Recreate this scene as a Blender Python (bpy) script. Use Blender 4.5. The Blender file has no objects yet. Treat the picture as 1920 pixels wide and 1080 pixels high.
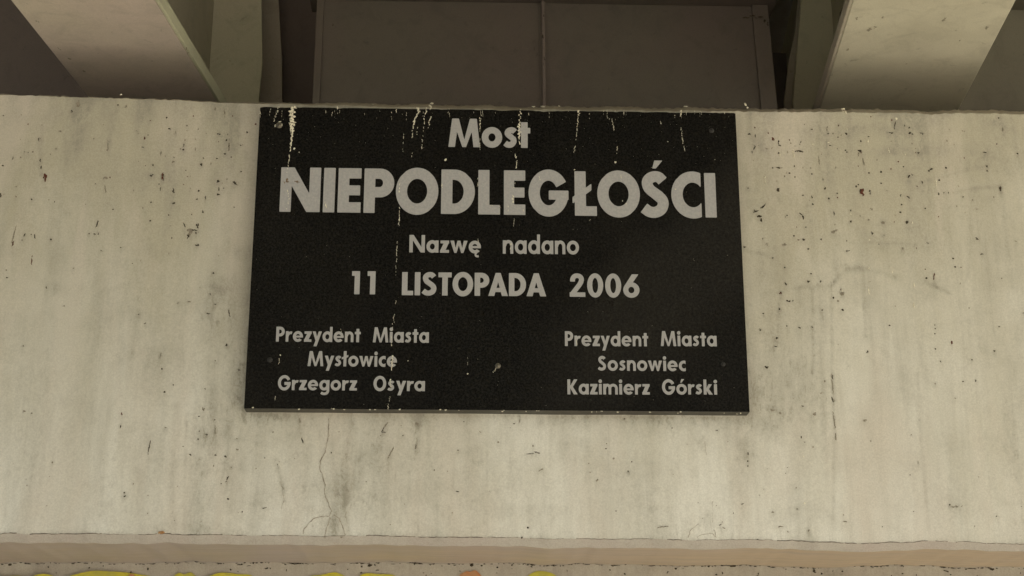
import bpy, bmesh, math, random
import numpy as np
from mathutils import Vector, Matrix
random.seed(7); rng = np.random.default_rng(7)
S = bpy.context.scene

# ------------------------------------------------------------------ camera, sky, sun, exposure
F_PX = 2847.0
CAM = Vector((-0.0676159, -2.938126, -0.661602))
PITCH, YAW, ROLL = math.radians(17.2864), math.radians(-1.85255), math.radians(-0.0086)
fwd = Vector((-math.sin(YAW)*math.cos(PITCH), math.cos(YAW)*math.cos(PITCH), math.sin(PITCH)))
rgt = Vector((math.cos(YAW), math.sin(YAW), 0)); upv = rgt.cross(fwd)
rgt2 = math.cos(ROLL)*rgt + math.sin(ROLL)*upv; upv = -math.sin(ROLL)*rgt + math.cos(ROLL)*upv; rgt = rgt2
cd = bpy.data.cameras.new('camera'); cam = bpy.data.objects.new('camera', cd); S.collection.objects.link(cam)
cam.matrix_world = Matrix((( rgt.x, upv.x, -fwd.x, CAM.x), (rgt.y, upv.y, -fwd.y, CAM.y), (rgt.z, upv.z, -fwd.z, CAM.z), (0,0,0,1)))
cd.sensor_width = 36; cd.lens = F_PX/1920*36; cd.clip_start = 0.05; cd.clip_end = 2000
S.camera = cam

SUN_EL, SUN_AZ = math.radians(32), math.radians(80)      # azimuth measured from +y towards +x
w = bpy.data.worlds.new('World'); S.world = w; w.use_nodes = True
nt = w.node_tree; nt.nodes.clear()
sk = nt.nodes.new('ShaderNodeTexSky'); sk.sky_type = 'NISHITA'; sk.sun_disc = False
sk.sun_elevation = SUN_EL; sk.sun_rotation = SUN_AZ; sk.dust_density = 3.0; sk.air_density = 1.0; sk.ozone_density = 0.6
bg = nt.nodes.new('ShaderNodeBackground'); bg.inputs[1].default_value = 0.06
wo = nt.nodes.new('ShaderNodeOutputWorld')
nt.links.new(sk.outputs[0], bg.inputs[0]); nt.links.new(bg.outputs[0], wo.inputs[0])
sl = bpy.data.lights.new('sun', 'SUN'); sl.energy = 5.0; sl.angle = math.radians(0.5); sl.color = (1.0, 0.945, 0.86)
so = bpy.data.objects.new('sun', sl); S.collection.objects.link(so)
sd = Vector((math.sin(SUN_AZ)*math.cos(SUN_EL), math.cos(SUN_AZ)*math.cos(SUN_EL), math.sin(SUN_EL)))
so.rotation_euler = sd.to_track_quat('Z', 'Y').to_euler(); so.location = (20, 5, 20)
S.view_settings.view_transform = 'Standard'; S.view_settings.look = 'None'
S.view_settings.gamma = 1.0; S.view_settings.use_curve_mapping = False
S.view_settings.exposure = 2.12
S.cycles.max_bounces = 10; S.cycles.diffuse_bounces = 6

# ------------------------------------------------------------------ helpers
def ray(x, y):
    return (fwd*F_PX + rgt*(x-960) + upv*(540-y)).normalized()
def on_y(x, y, Y):                       # the point of the plane y = Y seen at a place of the photograph
    d = ray(x, y); return CAM + d*((Y-CAM.y)/d.y)
def on_z(x, y, Z):
    d = ray(x, y); return CAM + d*((Z-CAM.z)/d.z)
def link(o): S.collection.objects.link(o); return o
def mesh_obj(name, verts, faces, mat=None, parent=None, smooth=False):
    me = bpy.data.meshes.new(name); me.from_pydata([tuple(v) for v in verts], [], faces); me.update()
    if mat: me.materials.append(mat)
    o = link(bpy.data.objects.new(name, me))
    if parent: o.parent = parent
    if smooth:
        me.polygons.foreach_set('use_smooth', [True]*len(me.polygons))
    return o
def thing(name, label, cat, group=None, loc=(0,0,0)):
    o = link(bpy.data.objects.new(name, None)); o['label'] = label; o['category'] = cat
    if group: o['group'] = group
    return o
def solid(name, quads, mat, parent, bevel=0.0):
    """quads: list of (polygon points, extrusion vector) prisms joined into one mesh"""
    bm = bmesh.new()
    for poly, ex in quads:
        a = [bm.verts.new(p) for p in poly]; b = [bm.verts.new(Vector(p)+Vector(ex)) for p in poly]
        n = len(a)
        bm.faces.new(a); bm.faces.new(b[::-1])
        for i in range(n): bm.faces.new((a[i], b[i], b[(i+1) % n], a[(i+1) % n]))
    bmesh.ops.recalc_face_normals(bm, faces=bm.faces[:])
    if bevel: bmesh.ops.bevel(bm, geom=bm.edges[:], offset=bevel, segments=2, affect='EDGES', profile=0.6)
    me = bpy.data.meshes.new(name); bm.to_mesh(me); bm.free(); me.materials.append(mat)
    o = link(bpy.data.objects.new(name, me)); o.parent = parent
    return o
def box(x0, x1, y0, y1, z0, z1):
    return ([(x0,y0,z0),(x1,y0,z0),(x1,y1,z0),(x0,y1,z0)], (0,0,z1-z0))

class N:
    """small node-material builder"""
    def __init__(s, name):
        s.m = bpy.data.materials.new(name); s.m.use_nodes = True; s.t = s.m.node_tree
        s.b = s.t.nodes['Principled BSDF']
    def n(s, typ, **kw):
        x = s.t.nodes.new(typ)
        for k, v in kw.items():
            if k in x.inputs: x.inputs[k].default_value = v
            else: setattr(x, k, v)
        return x
    def l(s, a, b): s.t.links.new(a, b)
    def coord(s, scale=(1,1,1), kind='Object', rot=(0,0,0)):
        c = s.n('ShaderNodeTexCoord'); m = s.n('ShaderNodeMapping'); m.inputs['Scale'].default_value = scale
        m.inputs['Rotation'].default_value = rot
        s.l(c.outputs[kind], m.inputs[0]); return m.outputs[0]
    def noise(s, vec, scale, detail=6, rough=0.6, dist=0.0):
        x = s.n('ShaderNodeTexNoise'); x.inputs['Scale'].default_value = scale; x.inputs['Detail'].default_value = detail
        x.inputs['Roughness'].default_value = rough; x.inputs['Distortion'].default_value = dist
        s.l(vec, x.inputs['Vector']); return x.outputs['Fac']
    def rng(s, v, a, b, c=0.0, d=1.0):
        x = s.n('ShaderNodeMapRange'); x.inputs[1].default_value = a; x.inputs[2].default_value = b
        x.inputs[3].default_value = c; x.inputs[4].default_value = d; s.l(v, x.inputs[0]); return x.outputs[0]
    def mul(s, a, b, op='MULTIPLY', clamp=False):
        x = s.n('ShaderNodeMath'); x.operation = op; x.use_clamp = clamp
        for i, v in enumerate((a, b)):
            if isinstance(v, (int, float)): x.inputs[i].default_value = v
            else: s.l(v, x.inputs[i])
        return x.outputs[0]
    def mix(s, f, a, b):
        x = s.n('ShaderNodeMix'); x.data_type = 'RGBA'
        if isinstance(f, (int, float)): x.inputs[0].default_value = f
        else: s.l(f, x.inputs[0])
        for i, v in ((6, a), (7, b)):
            if isinstance(v, tuple): x.inputs[i].default_value = (*v, 1)
            else: s.l(v, x.inputs[i])
        return x.outputs[2]
    def bump(s, h, strength=0.3, dist=0.002, prev=None):
        x = s.n('ShaderNodeBump'); x.inputs['Strength'].default_value = strength; x.inputs['Distance'].default_value = dist
        s.l(h, x.inputs['Height'])
        if prev: s.l(prev, x.inputs['Normal'])
        return x.outputs[0]
    def done(s, col, rough=0.8, nrm=None, spec=0.3):
        if isinstance(col, tuple): s.b.inputs['Base Color'].default_value = (*col, 1)
        else: s.l(col, s.b.inputs['Base Color'])
        if isinstance(rough, (int, float)): s.b.inputs['Roughness'].default_value = rough
        else: s.l(rough, s.b.inputs['Roughness'])
        s.b.inputs['Specular IOR Level'].default_value = spec
        if nrm: s.l(nrm, s.b.inputs['Normal'])
        return s.m

# ------------------------------------------------------------------ materials
def painted_concrete(name, clean, dirty, pinkish, streak=1.0, mottling=1.0, attr=None, weathered_shade=None):
    k = N(name); v = k.coord()
    st = k.noise(k.coord((9, 9, 0.9)), 3.0, 7, 0.62, 0.3)
    st2 = k.noise(k.coord((40, 40, 1.3)), 2.0, 5, 0.6, 0.2)
    big = k.noise(v, 2.3, 5, 0.6, 0.6)
    mot = k.noise(v, 11, 8, 0.68, 0.4)
    fine = k.noise(v, 160, 4, 0.7)
    if weathered_shade:                        # yellowing dirt plus dimmer light, both painted in towards the top in uneven tongues
        x = k.n('ShaderNodeSeparateXYZ'); k.l(v, x.inputs[0])
        h = k.mul(x.outputs[2], k.rng(k.noise(k.coord((2.2,2.2,.8)), 2.5, 6, 0.6, 0.4), 0.25, 0.75, -0.32, 0.32), 'ADD')
        clean = k.mix(k.rng(h, -0.28, 0.50), clean, weathered_shade)
    f = k.mul(k.rng(st, 0.46, 0.72, 0, 0.55*streak), k.rng(big, 0.3, 0.7, 0.35, 1.0))
    f = k.mul(f, k.rng(st2, 0.52, 0.80, 0, 0.20*streak), 'ADD')
    f = k.mul(f, k.rng(mot, 0.48, 0.75, 0, 0.32*mottling), 'ADD')
    if attr:
        a = k.n('ShaderNodeAttribute'); a.attribute_name = attr
        g = k.mul(a.outputs['Fac'], k.rng(k.noise(k.coord((1,1,.55)), 30, 8, 0.7, 0.5), 0.32, 0.62, 0.25, 1.25))
        g = k.mul(g, k.rng(mot, 0.3, 0.65, 0.55, 1.15))
        f = k.mul(f, g, 'ADD', clamp=True)
    pep = k.rng(k.noise(k.coord((1.5,1.5,.75)), 75, 6, 0.72, 0.4), 0.52, 0.66, 0, 1.0)
    pz = k.rng(k.noise(k.coord((1,1,.6)), 5.0, 5, 0.6, 0.4), 0.42, 0.66, 0.01, 0.26)
    if attr: pz = k.mul(pz, k.mul(a.outputs['Fac'], 0.65), 'ADD')
    f = k.mul(f, k.mul(pep, pz), 'ADD')
    f = k.mul(f, k.rng(fine, 0.3, 0.7, 0.80, 1.20), 'MULTIPLY', clamp=True)
    col = k.mix(f, clean, dirty)
    pk = k.rng(k.noise(k.coord((3, 3, 0.8)), 2.4, 4, 0.6, 0.5), 0.50, 0.72, 0, 0.65)
    col = k.mix(pk, col, pinkish) if pinkish else col
    gr = k.rng(k.noise(v, 330, 4, 0.75), 0.25, 0.75, 0.84, 1.16)
    hs = k.n('ShaderNodeHueSaturation'); k.l(gr, hs.inputs['Value']); k.l(col, hs.inputs['Color'])
    b = k.bump(k.noise(v, 22, 8, 0.6), 0.30, 0.004)
    b = k.bump(k.noise(v, 230, 4, 0.6), 0.22, 0.001, b)
    return k.done(hs.outputs[0], k.rng(f, 0, 1, 0.55, 0.85), b, 0.28)

M = {}
M['wall'] = painted_concrete('cream_painted_concrete', (0.645,0.645,0.575), (0.29,0.28,0.225), (0.55,0.51,0.43), 0.75, 1.0, attr='grime_shade', weathered_shade=(0.415,0.397,0.305))
M['strip'] = painted_concrete('grey_worn_edge', (0.42,0.395,0.345), (0.25,0.23,0.195), (0.40,0.35,0.31), 0.6)
M['ledge'] = painted_concrete('dark_top_ledge', (0.27,0.245,0.185), (0.13,0.115,0.09), (0.25,0.21,0.16), 0.3, 1.6)  # top ledge in a darker tone than the wall face
M['lower'] = painted_concrete('bare_lower_concrete', (0.40,0.375,0.315), (0.19,0.17,0.14), (0.36,0.32,0.27), 0.7, 1.6)

def soffit_mat():
    k = N('tan_painted_soffit'); v = k.coord()
    x = k.n('ShaderNodeSeparateXYZ'); k.l(k.coord(), x.inputs[0])
    t = k.mul(k.rng(x.outputs[0], -0.55, 0.55, 0, 1), k.rng(k.noise(k.coord((1.2,6,1)), 2.5, 5, 0.6), 0.3, 0.7, -0.35, 0.35), 'ADD', clamp=True)
    c = k.mix(t, (0.455,0.40,0.375), (0.54,0.44,0.32))
    f = k.rng(k.noise(k.coord((2, 26, 1)), 3, 8, 0.65, 0.3), 0.45, 0.75, 0, 0.7)
    c = k.mix(f, c, (0.38,0.33,0.27))
    c = k.mix(k.rng(k.noise(v, 70, 6, 0.7), 0.58, 0.72, 0, 0.35), c, (0.62,0.56,0.45))
    return k.done(c, 0.6, k.bump(k.noise(k.coord((2,12,1)), 14, 7, 0.6), 0.3, 0.003), 0.3)
M['soffit'] = soffit_mat()

def paint(name, col, dark, tint, rough=0.45, dirt=0.5, seed=0.0):
    k = N(name); c0 = k.n('ShaderNodeTexCoord'); mp = k.n('ShaderNodeMapping'); mp.inputs['Location'].default_value = (seed, seed*1.7, seed*.6)
    k.l(c0.outputs['Object'], mp.inputs[0]); v = mp.outputs[0]
    f = k.rng(k.noise(v, 4.5, 7, 0.62, 0.5), 0.42, 0.70, 0, dirt)
    c = k.mix(f, col, dark)
    c = k.mix(k.rng(k.noise(v, 2.0, 4, 0.5), 0.40, 0.62, 0, 0.8), c, tint)
    c = k.mix(k.rng(k.noise(v, 38, 6, 0.7, 0.6), 0.62, 0.72, 0, 0.6), c, tuple(d*0.55 for d in dark))
    c = k.mix(k.rng(k.noise(v, 14, 8, 0.7, 0.8), 0.50, 0.70, 0, 0.40), c, tuple(d*0.72 for d in dark))
    c = k.mix(k.rng(k.noise(v, 95, 5, 0.7, 0.3), 0.70, 0.76, 0, 0.5), c, (0.10,0.055,0.03))
    hs = k.n('ShaderNodeHueSaturation'); k.l(k.rng(k.noise(v, 380, 3, 0.7), 0.25, 0.75, 0.88, 1.12), hs.inputs['Value']); k.l(c, hs.inputs['Color'])
    return k.done(hs.outputs[0], k.rng(k.noise(v, 12, 4, 0.6), 0.3, 0.7, rough-0.08, rough+0.15),
                  k.bump(k.noise(v, 9, 6, 0.55), 0.25, 0.003, k.bump(k.noise(v, 170, 3, 0.6), 0.12, 0.001)), 0.35)
M['flange_l'] = paint('pinkish_cream_steel_paint', (0.52,0.475,0.37), (0.38,0.35,0.28), (0.50,0.425,0.37), seed=1.3)
M['flange_r'] = paint('cream_steel_paint', (0.52,0.50,0.385), (0.38,0.36,0.275), (0.50,0.47,0.37), seed=4.1)
M['olive'] = paint('olive_grey_steel_paint', (0.46,0.45,0.33), (0.37,0.36,0.27), (0.46,0.43,0.33), 0.55, 0.35, seed=2.2)
M['edge'] = paint('pale_green_edge_paint', (0.50,0.52,0.34), (0.36,0.36,0.25), (0.45,0.44,0.33), 0.5, 0.6, seed=3.0)
M['drab'] = paint('drab_steel_paint', (0.36,0.33,0.26), (0.28,0.25,0.20), (0.34,0.30,0.24), 0.55, 0.4, seed=7.3)
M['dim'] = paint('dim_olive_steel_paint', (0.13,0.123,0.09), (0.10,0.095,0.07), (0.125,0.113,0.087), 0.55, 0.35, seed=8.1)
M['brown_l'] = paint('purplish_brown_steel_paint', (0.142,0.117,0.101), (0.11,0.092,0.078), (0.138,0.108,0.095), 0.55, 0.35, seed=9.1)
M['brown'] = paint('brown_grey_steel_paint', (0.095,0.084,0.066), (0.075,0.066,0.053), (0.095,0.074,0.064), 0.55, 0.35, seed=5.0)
M['deck'] = paint('deck_underside_concrete', (0.34,0.32,0.27), (0.22,0.21,0.17), (0.32,0.29,0.24), 0.8, 0.6, seed=6)

def granite():
    k = N('black_granite'); v = k.coord()
    n1 = k.noise(v, 210, 5, 0.85, 0.3)
    vo = k.n('ShaderNodeTexVoronoi'); vo.inputs['Scale'].default_value = 300; k.l(v, vo.inputs['Vector'])
    sp = k.n('ShaderNodeSeparateXYZ'); k.l(vo.outputs['Color'], sp.inputs[0])
    c = k.mix(k.rng(n1, 0.44, 0.62), (0.0001,0.0001,0.0001), (0.0165,0.016,0.0135))
    c = k.mix(k.rng(sp.outputs[0], 0.93, 1.0, 0, 0.6), c, (0.020,0.019,0.016))
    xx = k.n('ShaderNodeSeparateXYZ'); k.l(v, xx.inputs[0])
    u = k.mul(k.mul(xx.outputs[0], -0.62), k.mul(xx.outputs[2], 0.78), 'ADD')      # slanting reflection across the lower right, painted into the stone colour
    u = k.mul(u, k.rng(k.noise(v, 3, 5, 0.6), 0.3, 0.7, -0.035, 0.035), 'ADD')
    sheen = k.mul(k.rng(u, -0.16, -0.06, 0, 1), k.rng(u, 0.05, 0.13, 1, 0)); sheen = k.mul(sheen, k.rng(xx.outputs[0], 0.02, 0.22))
    sheen = k.mul(sheen, k.rng(k.noise(v, 120, 5, 0.75), 0.35, 0.65, 0.4, 1.2))
    c = k.mix(k.mul(sheen, 0.19), c, (0.055,0.052,0.043))
    dust = k.rng(k.noise(k.coord((1.4,1,1.0), rot=(0,0.7,0)), 3.2, 6, 0.62, 0.5), 0.45, 0.75, 0, 0.06)
    c = k.mix(dust, c, (0.06,0.055,0.04))
    st = k.rng(k.noise(k.coord((34,1,1.2)), 2.2, 6, 0.65), 0.60, 0.78, 0, 0.07)
    c = k.mix(st, c, (0.10,0.095,0.075))
    r = k.rng(k.noise(v, 7, 6, 0.6), 0.3, 0.7, 0.26, 0.42)
    return k.done(c, r, k.bump(n1, 0.12, 0.0006), 0.10)
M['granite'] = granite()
def plain(name, c, c2, scale=60, rough=0.7, spec=0.3, metal=0.0, a=0.4, b=0.65):
    k = N(name); v = k.coord()
    col = k.mix(k.rng(k.noise(v, scale, 6, 0.7), a, b), c, c2)
    k.b.inputs['Metallic'].default_value = metal
    return k.done(col, rough, k.bump(k.noise(v, scale*2, 4, 0.6), 0.3, 0.001), spec)
M['letter'] = plain('pale_grey_letter_paint', (0.305,0.308,0.302), (0.365,0.365,0.35), 18, 0.55, 0.3)
M['granite_underside'] = plain('ground_lit_granite_underside', (0.055,0.053,0.043), (0.085,0.08,0.065), 120, 0.6)  # paler underside of the slab: reflected ground light painted into its colour
M['speck'] = plain('dark_dirt_speck', (0.030,0.024,0.018), (0.085,0.07,0.045), 300, 0.9, 0.1)
M['faint'] = plain('faint_grey_smear', (0.20,0.18,0.135), (0.31,0.28,0.22), 200, 0.9, 0.1)
M['rust'] = plain('rust_brown_spot', (0.075,0.024,0.016), (0.14,0.06,0.04), 300, 0.9, 0.1)
M['white'] = plain('white_droppings', (0.78,0.75,0.60), (0.42,0.39,0.29), 350, 0.8, 0.2)
M['crack'] = plain('crack_shadow_dirt', (0.24,0.21,0.165), (0.44,0.41,0.34), 60, 1.0, 0.0)
M['yellow'] = plain('yellow_spray_paint', (0.50,0.44,0.03), (0.36,0.34,0.07), 25, 0.6, 0.3)
M['orange'] = plain('orange_spray_paint', (0.42,0.17,0.06), (0.38,0.24,0.13), 25, 0.5, 0.3)
M['bolt'] = plain('weathered_bolt_steel', (0.20,0.185,0.14), (0.05,0.045,0.035), 220, 0.45, 0.5, 0.7)
M['patina'] = plain('stained_steel_spot', (0.33,0.31,0.24), (0.2,0.18,0.14), 200)
def ground_mat():
    k = N('dry_gravelly_ground'); v = k.coord()
    c = k.mix(k.rng(k.noise(v, 0.4, 8, 0.65), 0.35, 0.65), (0.41,0.38,0.33), (0.34,0.32,0.27))
    c = k.mix(k.rng(k.noise(v, 22, 6, 0.7), 0.4, 0.65), c, (0.42,0.39,0.34))
    return k.done(c, 0.95, k.bump(k.noise(v, 30, 6, 0.7), 0.6, 0.02), 0.1)
M['ground'] = ground_mat()

# ------------------------------------------------------------------ the ground and the bridge deck
GZ = -2.30
g = mesh_obj('ground', [(-600,-600,GZ),(600,-600,GZ),(600,600,GZ),(-600,600,GZ)], [(0,1,2,3)], M['ground']); g['kind'] = 'structure'

YW = 0.035                                   # plane of the painted wall; the plaque stands 35 mm proud of it
zt_pts = [(-2200,150),(-300,170),(0,178),(100,181),(200,184),(300,187),(400,190),(480,194),(600,198),(750,201),(900,204),(1000,205.5),(1200,207),(1400,209),(1500,210.5),(1700,212),(1920,213.5),(2300,216),(4200,230)]
ch_pts = [(0,0.002),(300,0.003),(480,0.006),(600,0.009),(900,0.013),(1300,0.013),(1500,0.013),(1920,0.013)]
zb_pts = [(-2200,990),(0,1001.5),(300,1002),(640,1005),(900,1008),(1200,1010.5),(1400,1013),(1520,1016),(1640,1018),(1750,1015.5),(1920,1020.5),(4200,1040)]
cb_pts = [(-2200,.013),(110,.015),(500,.016),(800,.015),(1200,.016),(1500,.015),(1900,.013),(4200,.013)]
def world_curve(pts):
    P = [on_y(x, y, YW) for x, y in pts]
    return [p.x for p in P], [p.z for p in P]
ztx, ztz = world_curve(zt_pts); zbx, zbz = world_curve(zb_pts)
def xw(px, py=600): return on_y(px, py, YW).x
Z_TOP = on_y(960, 200, YW).z

# columns: fine where the photo looks, coarse beyond
fine = np.arange(-1.26, 1.2601, 0.0032)
cols = np.concatenate([np.linspace(-6, -1.35, 14), fine, np.linspace(1.35, 6, 14)])
def smooth_noise(n, k, seed):
    r = np.random.default_rng(seed).normal(size=n + 8*k)
    ker = np.exp(-0.5*(np.arange(-3*k, 3*k+1)/k)**2); ker /= ker.sum()
    y = np.convolve(r, ker, 'same')[4*k:4*k+n]; return y/ (y.std()+1e-9)
nC = len(cols)
zt = np.interp(cols, ztx, ztz) + 0.0006*smooth_noise(nC, 1, 1) + 0.0007*smooth_noise(nC, 9, 2)
ch = np.interp(cols, [on_y(x, 200, YW).x for x, _ in ch_pts], [c for _, c in ch_pts]) + 0.0007*np.abs(smooth_noise(nC, 3, 3))
zb = np.interp(cols, zbx, zbz) + 0.0006*smooth_noise(nC, 3, 4) + 0.0006*smooth_noise(nC, 14, 5)
cb = np.interp(cols, [on_y(x, 1010, YW).x for x, _ in cb_pts], [c for _, c in cb_pts]) + 0.0005*smooth_noise(nC, 4, 6)
ROWS = 285
tt = np.linspace(0, 1, ROWS)
XX = np.repeat(cols[None, :], ROWS, 0); ZZ = zb[None, :] + (zt-zb)[None, :]*tt[:, None]
# low relief of the plaster, from summed sine waves of many directions
YY = np.full_like(XX, YW)
for i in range(26):
    a = rng.uniform(0, 2*math.pi); L = rng.uniform(0.05, 0.6); ph = rng.uniform(0, 6.28)
    YY += 0.00018*L/0.2*np.sin((XX*math.cos(a)*1.6 + ZZ*math.sin(a)*0.6)*2*math.pi/L + ph)

# grime: soft stains, drips and smears that the wall carries, given in places of the photograph
G = np.zeros_like(XX)
def soft(px, py, rx, ry, s):
    p = on_y(px, py, YW); q = on_y(px+rx, py, YW); rw = q.x-p.x; rh = rw*ry/rx
    G[...] += s*np.exp(-(((XX-p.x)/rw)**2 + ((ZZ-p.z)/rh)**2))
def smear(pts, wpx, s):
    P = [on_y(x, y, YW) for x, y in pts]; ww = wpx/900.0
    D = np.full_like(XX, 9.0)
    for a, b in zip(P[:-1], P[1:]):
        dx, dz = b.x-a.x, b.z-a.z; L2 = dx*dx+dz*dz
        t = np.clip(((XX-a.x)*dx + (ZZ-a.z)*dz)/L2, 0, 1)
        D = np.minimum(D, np.hypot(XX-a.x-t*dx, ZZ-a.z-t*dz))
    G[...] += s*np.exp(-(D/ww)**2)
for a in [(445,470,26,18,.5),(425,540,38,45,.42),(400,600,30,60,.25),(108,541,14,14,.5),(60,640,40,60,.15),(455,700,26,90,.3),
          (25,215,30,28,.5),(145,225,12,60,.4),(120,215,60,18,.25),(330,210,150,20,.25),(455,215,30,40,.35),(430,275,18,24,.35),(200,280,10,30,.2),
          (700,880,90,110,.24),(645,950,30,60,.2),(628,985,14,24,.3),(560,900,50,90,.2),(640,830,14,60,.16),(780,810,12,30,.45),(785,980,16,18,.3),
          (700,800,10,50,.2),(880,870,14,100,.16),(960,860,8,60,.14),(430,880,60,120,.22),(375,870,24,130,.22),(385,990,22,14,.55),
          (320,990,30,10,.3),(1310,830,24,16,.34),(1395,850,18,60,.30),(1430,760,60,60,.28),(1470,780,40,30,.24),(1500,720,40,60,.26),(1390,930,16,80,.26),
          (1330,975,10,16,.35),(1540,800,20,120,.15),(1780,900,20,90,.10),(1905,860,12,60,.28),(1890,770,10,40,.25),
          (1680,285,60,9,.6),(1780,280,80,12,.32),(1840,300,90,28,.3),(1880,230,40,20,.28),(1560,250,80,14,.28),(1650,240,70,12,.3),(1440,300,60,90,.12),(1500,380,90,90,.10),
          (1560,440,8,6,.4),(1657,416,6,6,.4),(1470,620,20,60,.14),(1400,620,10,60,.2),(1420,700,20,40,.22),(300,330,80,30,.14),(190,382,24,4,.22),(125,398,6,8,.3),
          (60,330,30,60,.10),(345,700,80,60,.10),(1000,960,90,14,.10),(1200,800,20,30,.12),(1135,820,12,18,.18),(400,300,60,70,.22),(435,250,16,30,.3),(330,330,30,50,.15),(150,250,8,40,.3),(205,250,8,30,.25),(1430,300,25,60,.22),(1520,260,30,50,.22),(1600,270,20,60,.2),(1720,250,20,60,.2),(1425,520,14,60,.3),(1445,640,14,60,.3),(1420,730,18,40,.35),(1480,700,12,50,.22),(1530,745,30,20,.35),(470,420,10,100,.2),(470,620,10,90,.25),(250,500,30,120,.12),(1750,450,40,100,.10),(1850,500,40,160,.10),(1010,790,12,10,.2)]: soft(*a)
for pts, wpx, s in [([(1490,540),(1555,536),(1590,505),(1617,503),(1655,512),(1680,520)],5,.34),([(1585,500),(1598,504),(1612,502)],8,.42),
          ([(1523,542),(1524,640),(1523,700)],3,.42),([(1558,535),(1560,640),(1560,705)],3,.34),([(1460,570),(1459,640)],3,.35),([(1619,510),(1623,630)],3.5,.28),
          ([(1815,360),(1822,440),(1815,520)],4,.26),([(1876,340),(1884,420),(1900,540)],5,.26),([(1780,362),(1830,352),(1875,350)],4,.38),
          ([(1740,338),(1800,322),(1850,310)],3.5,.26),([(1632,455),(1720,458)],3.5,.26),([(1735,530),(1780,550)],4,.4),([(1395,468),(1440,478)],4,.34),
          ([(1561,700),(1565,800),(1562,980)],3,.30),([(1720,700),(1728,840),(1740,990)],3.5,.26),([(1900,240),(1912,320)],5,.30),([(1880,225),(1885,270)],8,.25),
          ([(660,790),(648,870),(648,960),(655,1000)],6,.26),([(620,780),(618,830)],5,.2),([(280,460),(262,560),(240,700)],6,.12),([(400,760),(395,880)],5,.2),
          ([(330,760),(322,900),(328,990)],5,.26),([(350,780),(345,1000)],3,.3),([(310,740),(300,860)],4,.15),([(515,860),(530,910),(533,940)],3,.34),([(268,350),(270,470)],8,.10),
          ([(785,790),(775,880)],5,.2),([(1100,770),(1100,900)],5,.1),([(1480,300),(1482,420)],3,.16),([(1550,240),(1552,330),(1556,360)],3,.25),([(1620,235),(1622,330)],3,.2),
          ([(1675,225),(1680,300)],4,.16),([(1740,260),(1742,420)],3,.14),([(80,240),(76,330)],3,.4),([(72,260),(80,340)],3,.28),([(120,240),(125,330)],5,.18),([(205,260),(203,300)],3,.22)]: smear(pts, wpx, s)
# dirt along the wall edges; contact shadow mixed with dirt painted around the plaque
dtop = (zt[None,:]-ZZ); dbot = (ZZ-zb[None,:])
wav = 0.5+0.5*np.clip(smooth_noise(nC, 6, 11), -1.4, 1.4)/1.4
wav2 = 0.5+0.5*np.clip(smooth_noise(nC, 4, 12), -1.4, 1.4)/1.4
G += 0.42*np.exp(-dtop/0.010)*(0.4+wav[None,:]) + 0.62*wav2[None,:]**2*np.exp(-dtop/0.06) + 0.30*wav[None,:]**2*np.exp(-dtop/0.16) + 0.25*np.exp(-dbot/0.006)
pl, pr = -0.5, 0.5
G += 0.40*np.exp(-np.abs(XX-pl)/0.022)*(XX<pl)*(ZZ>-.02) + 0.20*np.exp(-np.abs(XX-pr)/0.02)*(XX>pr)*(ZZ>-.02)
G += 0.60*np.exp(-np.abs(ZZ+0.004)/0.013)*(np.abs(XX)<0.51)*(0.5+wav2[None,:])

abut = thing('concrete_abutment', 'drip stained cream concrete wall that carries the black plaque', 'wall')
def grid_mesh(name, X, Y, Z, mat, parent, attr=None):
    r, c = X.shape
    co = np.stack([X, Y, Z], -1).reshape(-1, 3).astype(np.float32)
    idx = np.arange(r*c).reshape(r, c)
    q = np.stack([idx[:-1,:-1], idx[:-1,1:], idx[1:,1:], idx[1:,:-1]], -1).reshape(-1, 4)
    me = bpy.data.meshes.new(name); me.vertices.add(r*c); me.vertices.foreach_set('co', co.ravel())
    nf = len(q); me.loops.add(nf*4); me.polygons.add(nf)
    me.loops.foreach_set('vertex_index', q.ravel().astype(np.int32)); me.polygons.foreach_set('loop_start', np.arange(0, nf*4, 4, dtype=np.int32))
    me.update(calc_edges=True); me.validate()
    me.polygons.foreach_set('use_smooth', [True]*nf)
    if attr is not None:
        at = me.attributes.new('grime_shade', 'FLOAT', 'POINT'); at.data.foreach_set('value', attr.ravel().astype(np.float32))
    me.materials.append(mat)
    o = link(bpy.data.objects.new(name, me)); o.parent = parent; return o
face_obj = grid_mesh('wall_face', XX, YY, ZZ, M['wall'], abut, np.clip(G, 0, 1.1))
# chipped chamfer along the top and the ledge behind it
yf = YY[-1]
rowsX = np.stack([cols]*5)
jag = 0.0005*smooth_noise(nC, 1, 21)+0.0007*smooth_noise(nC, 7, 22)
ledgeY = np.stack([yf, yf+ch*0.45, yf+ch, yf+ch+0.03, np.full(nC, 2.6)])
ledgeZ = np.stack([zt, zt+ch*0.50+jag*.3, zt+ch+jag, zt+ch+0.001, zt+ch-0.004])
grid_mesh('top_ledge', rowsX, ledgeY, ledgeZ, M['ledge'], abut)
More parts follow.
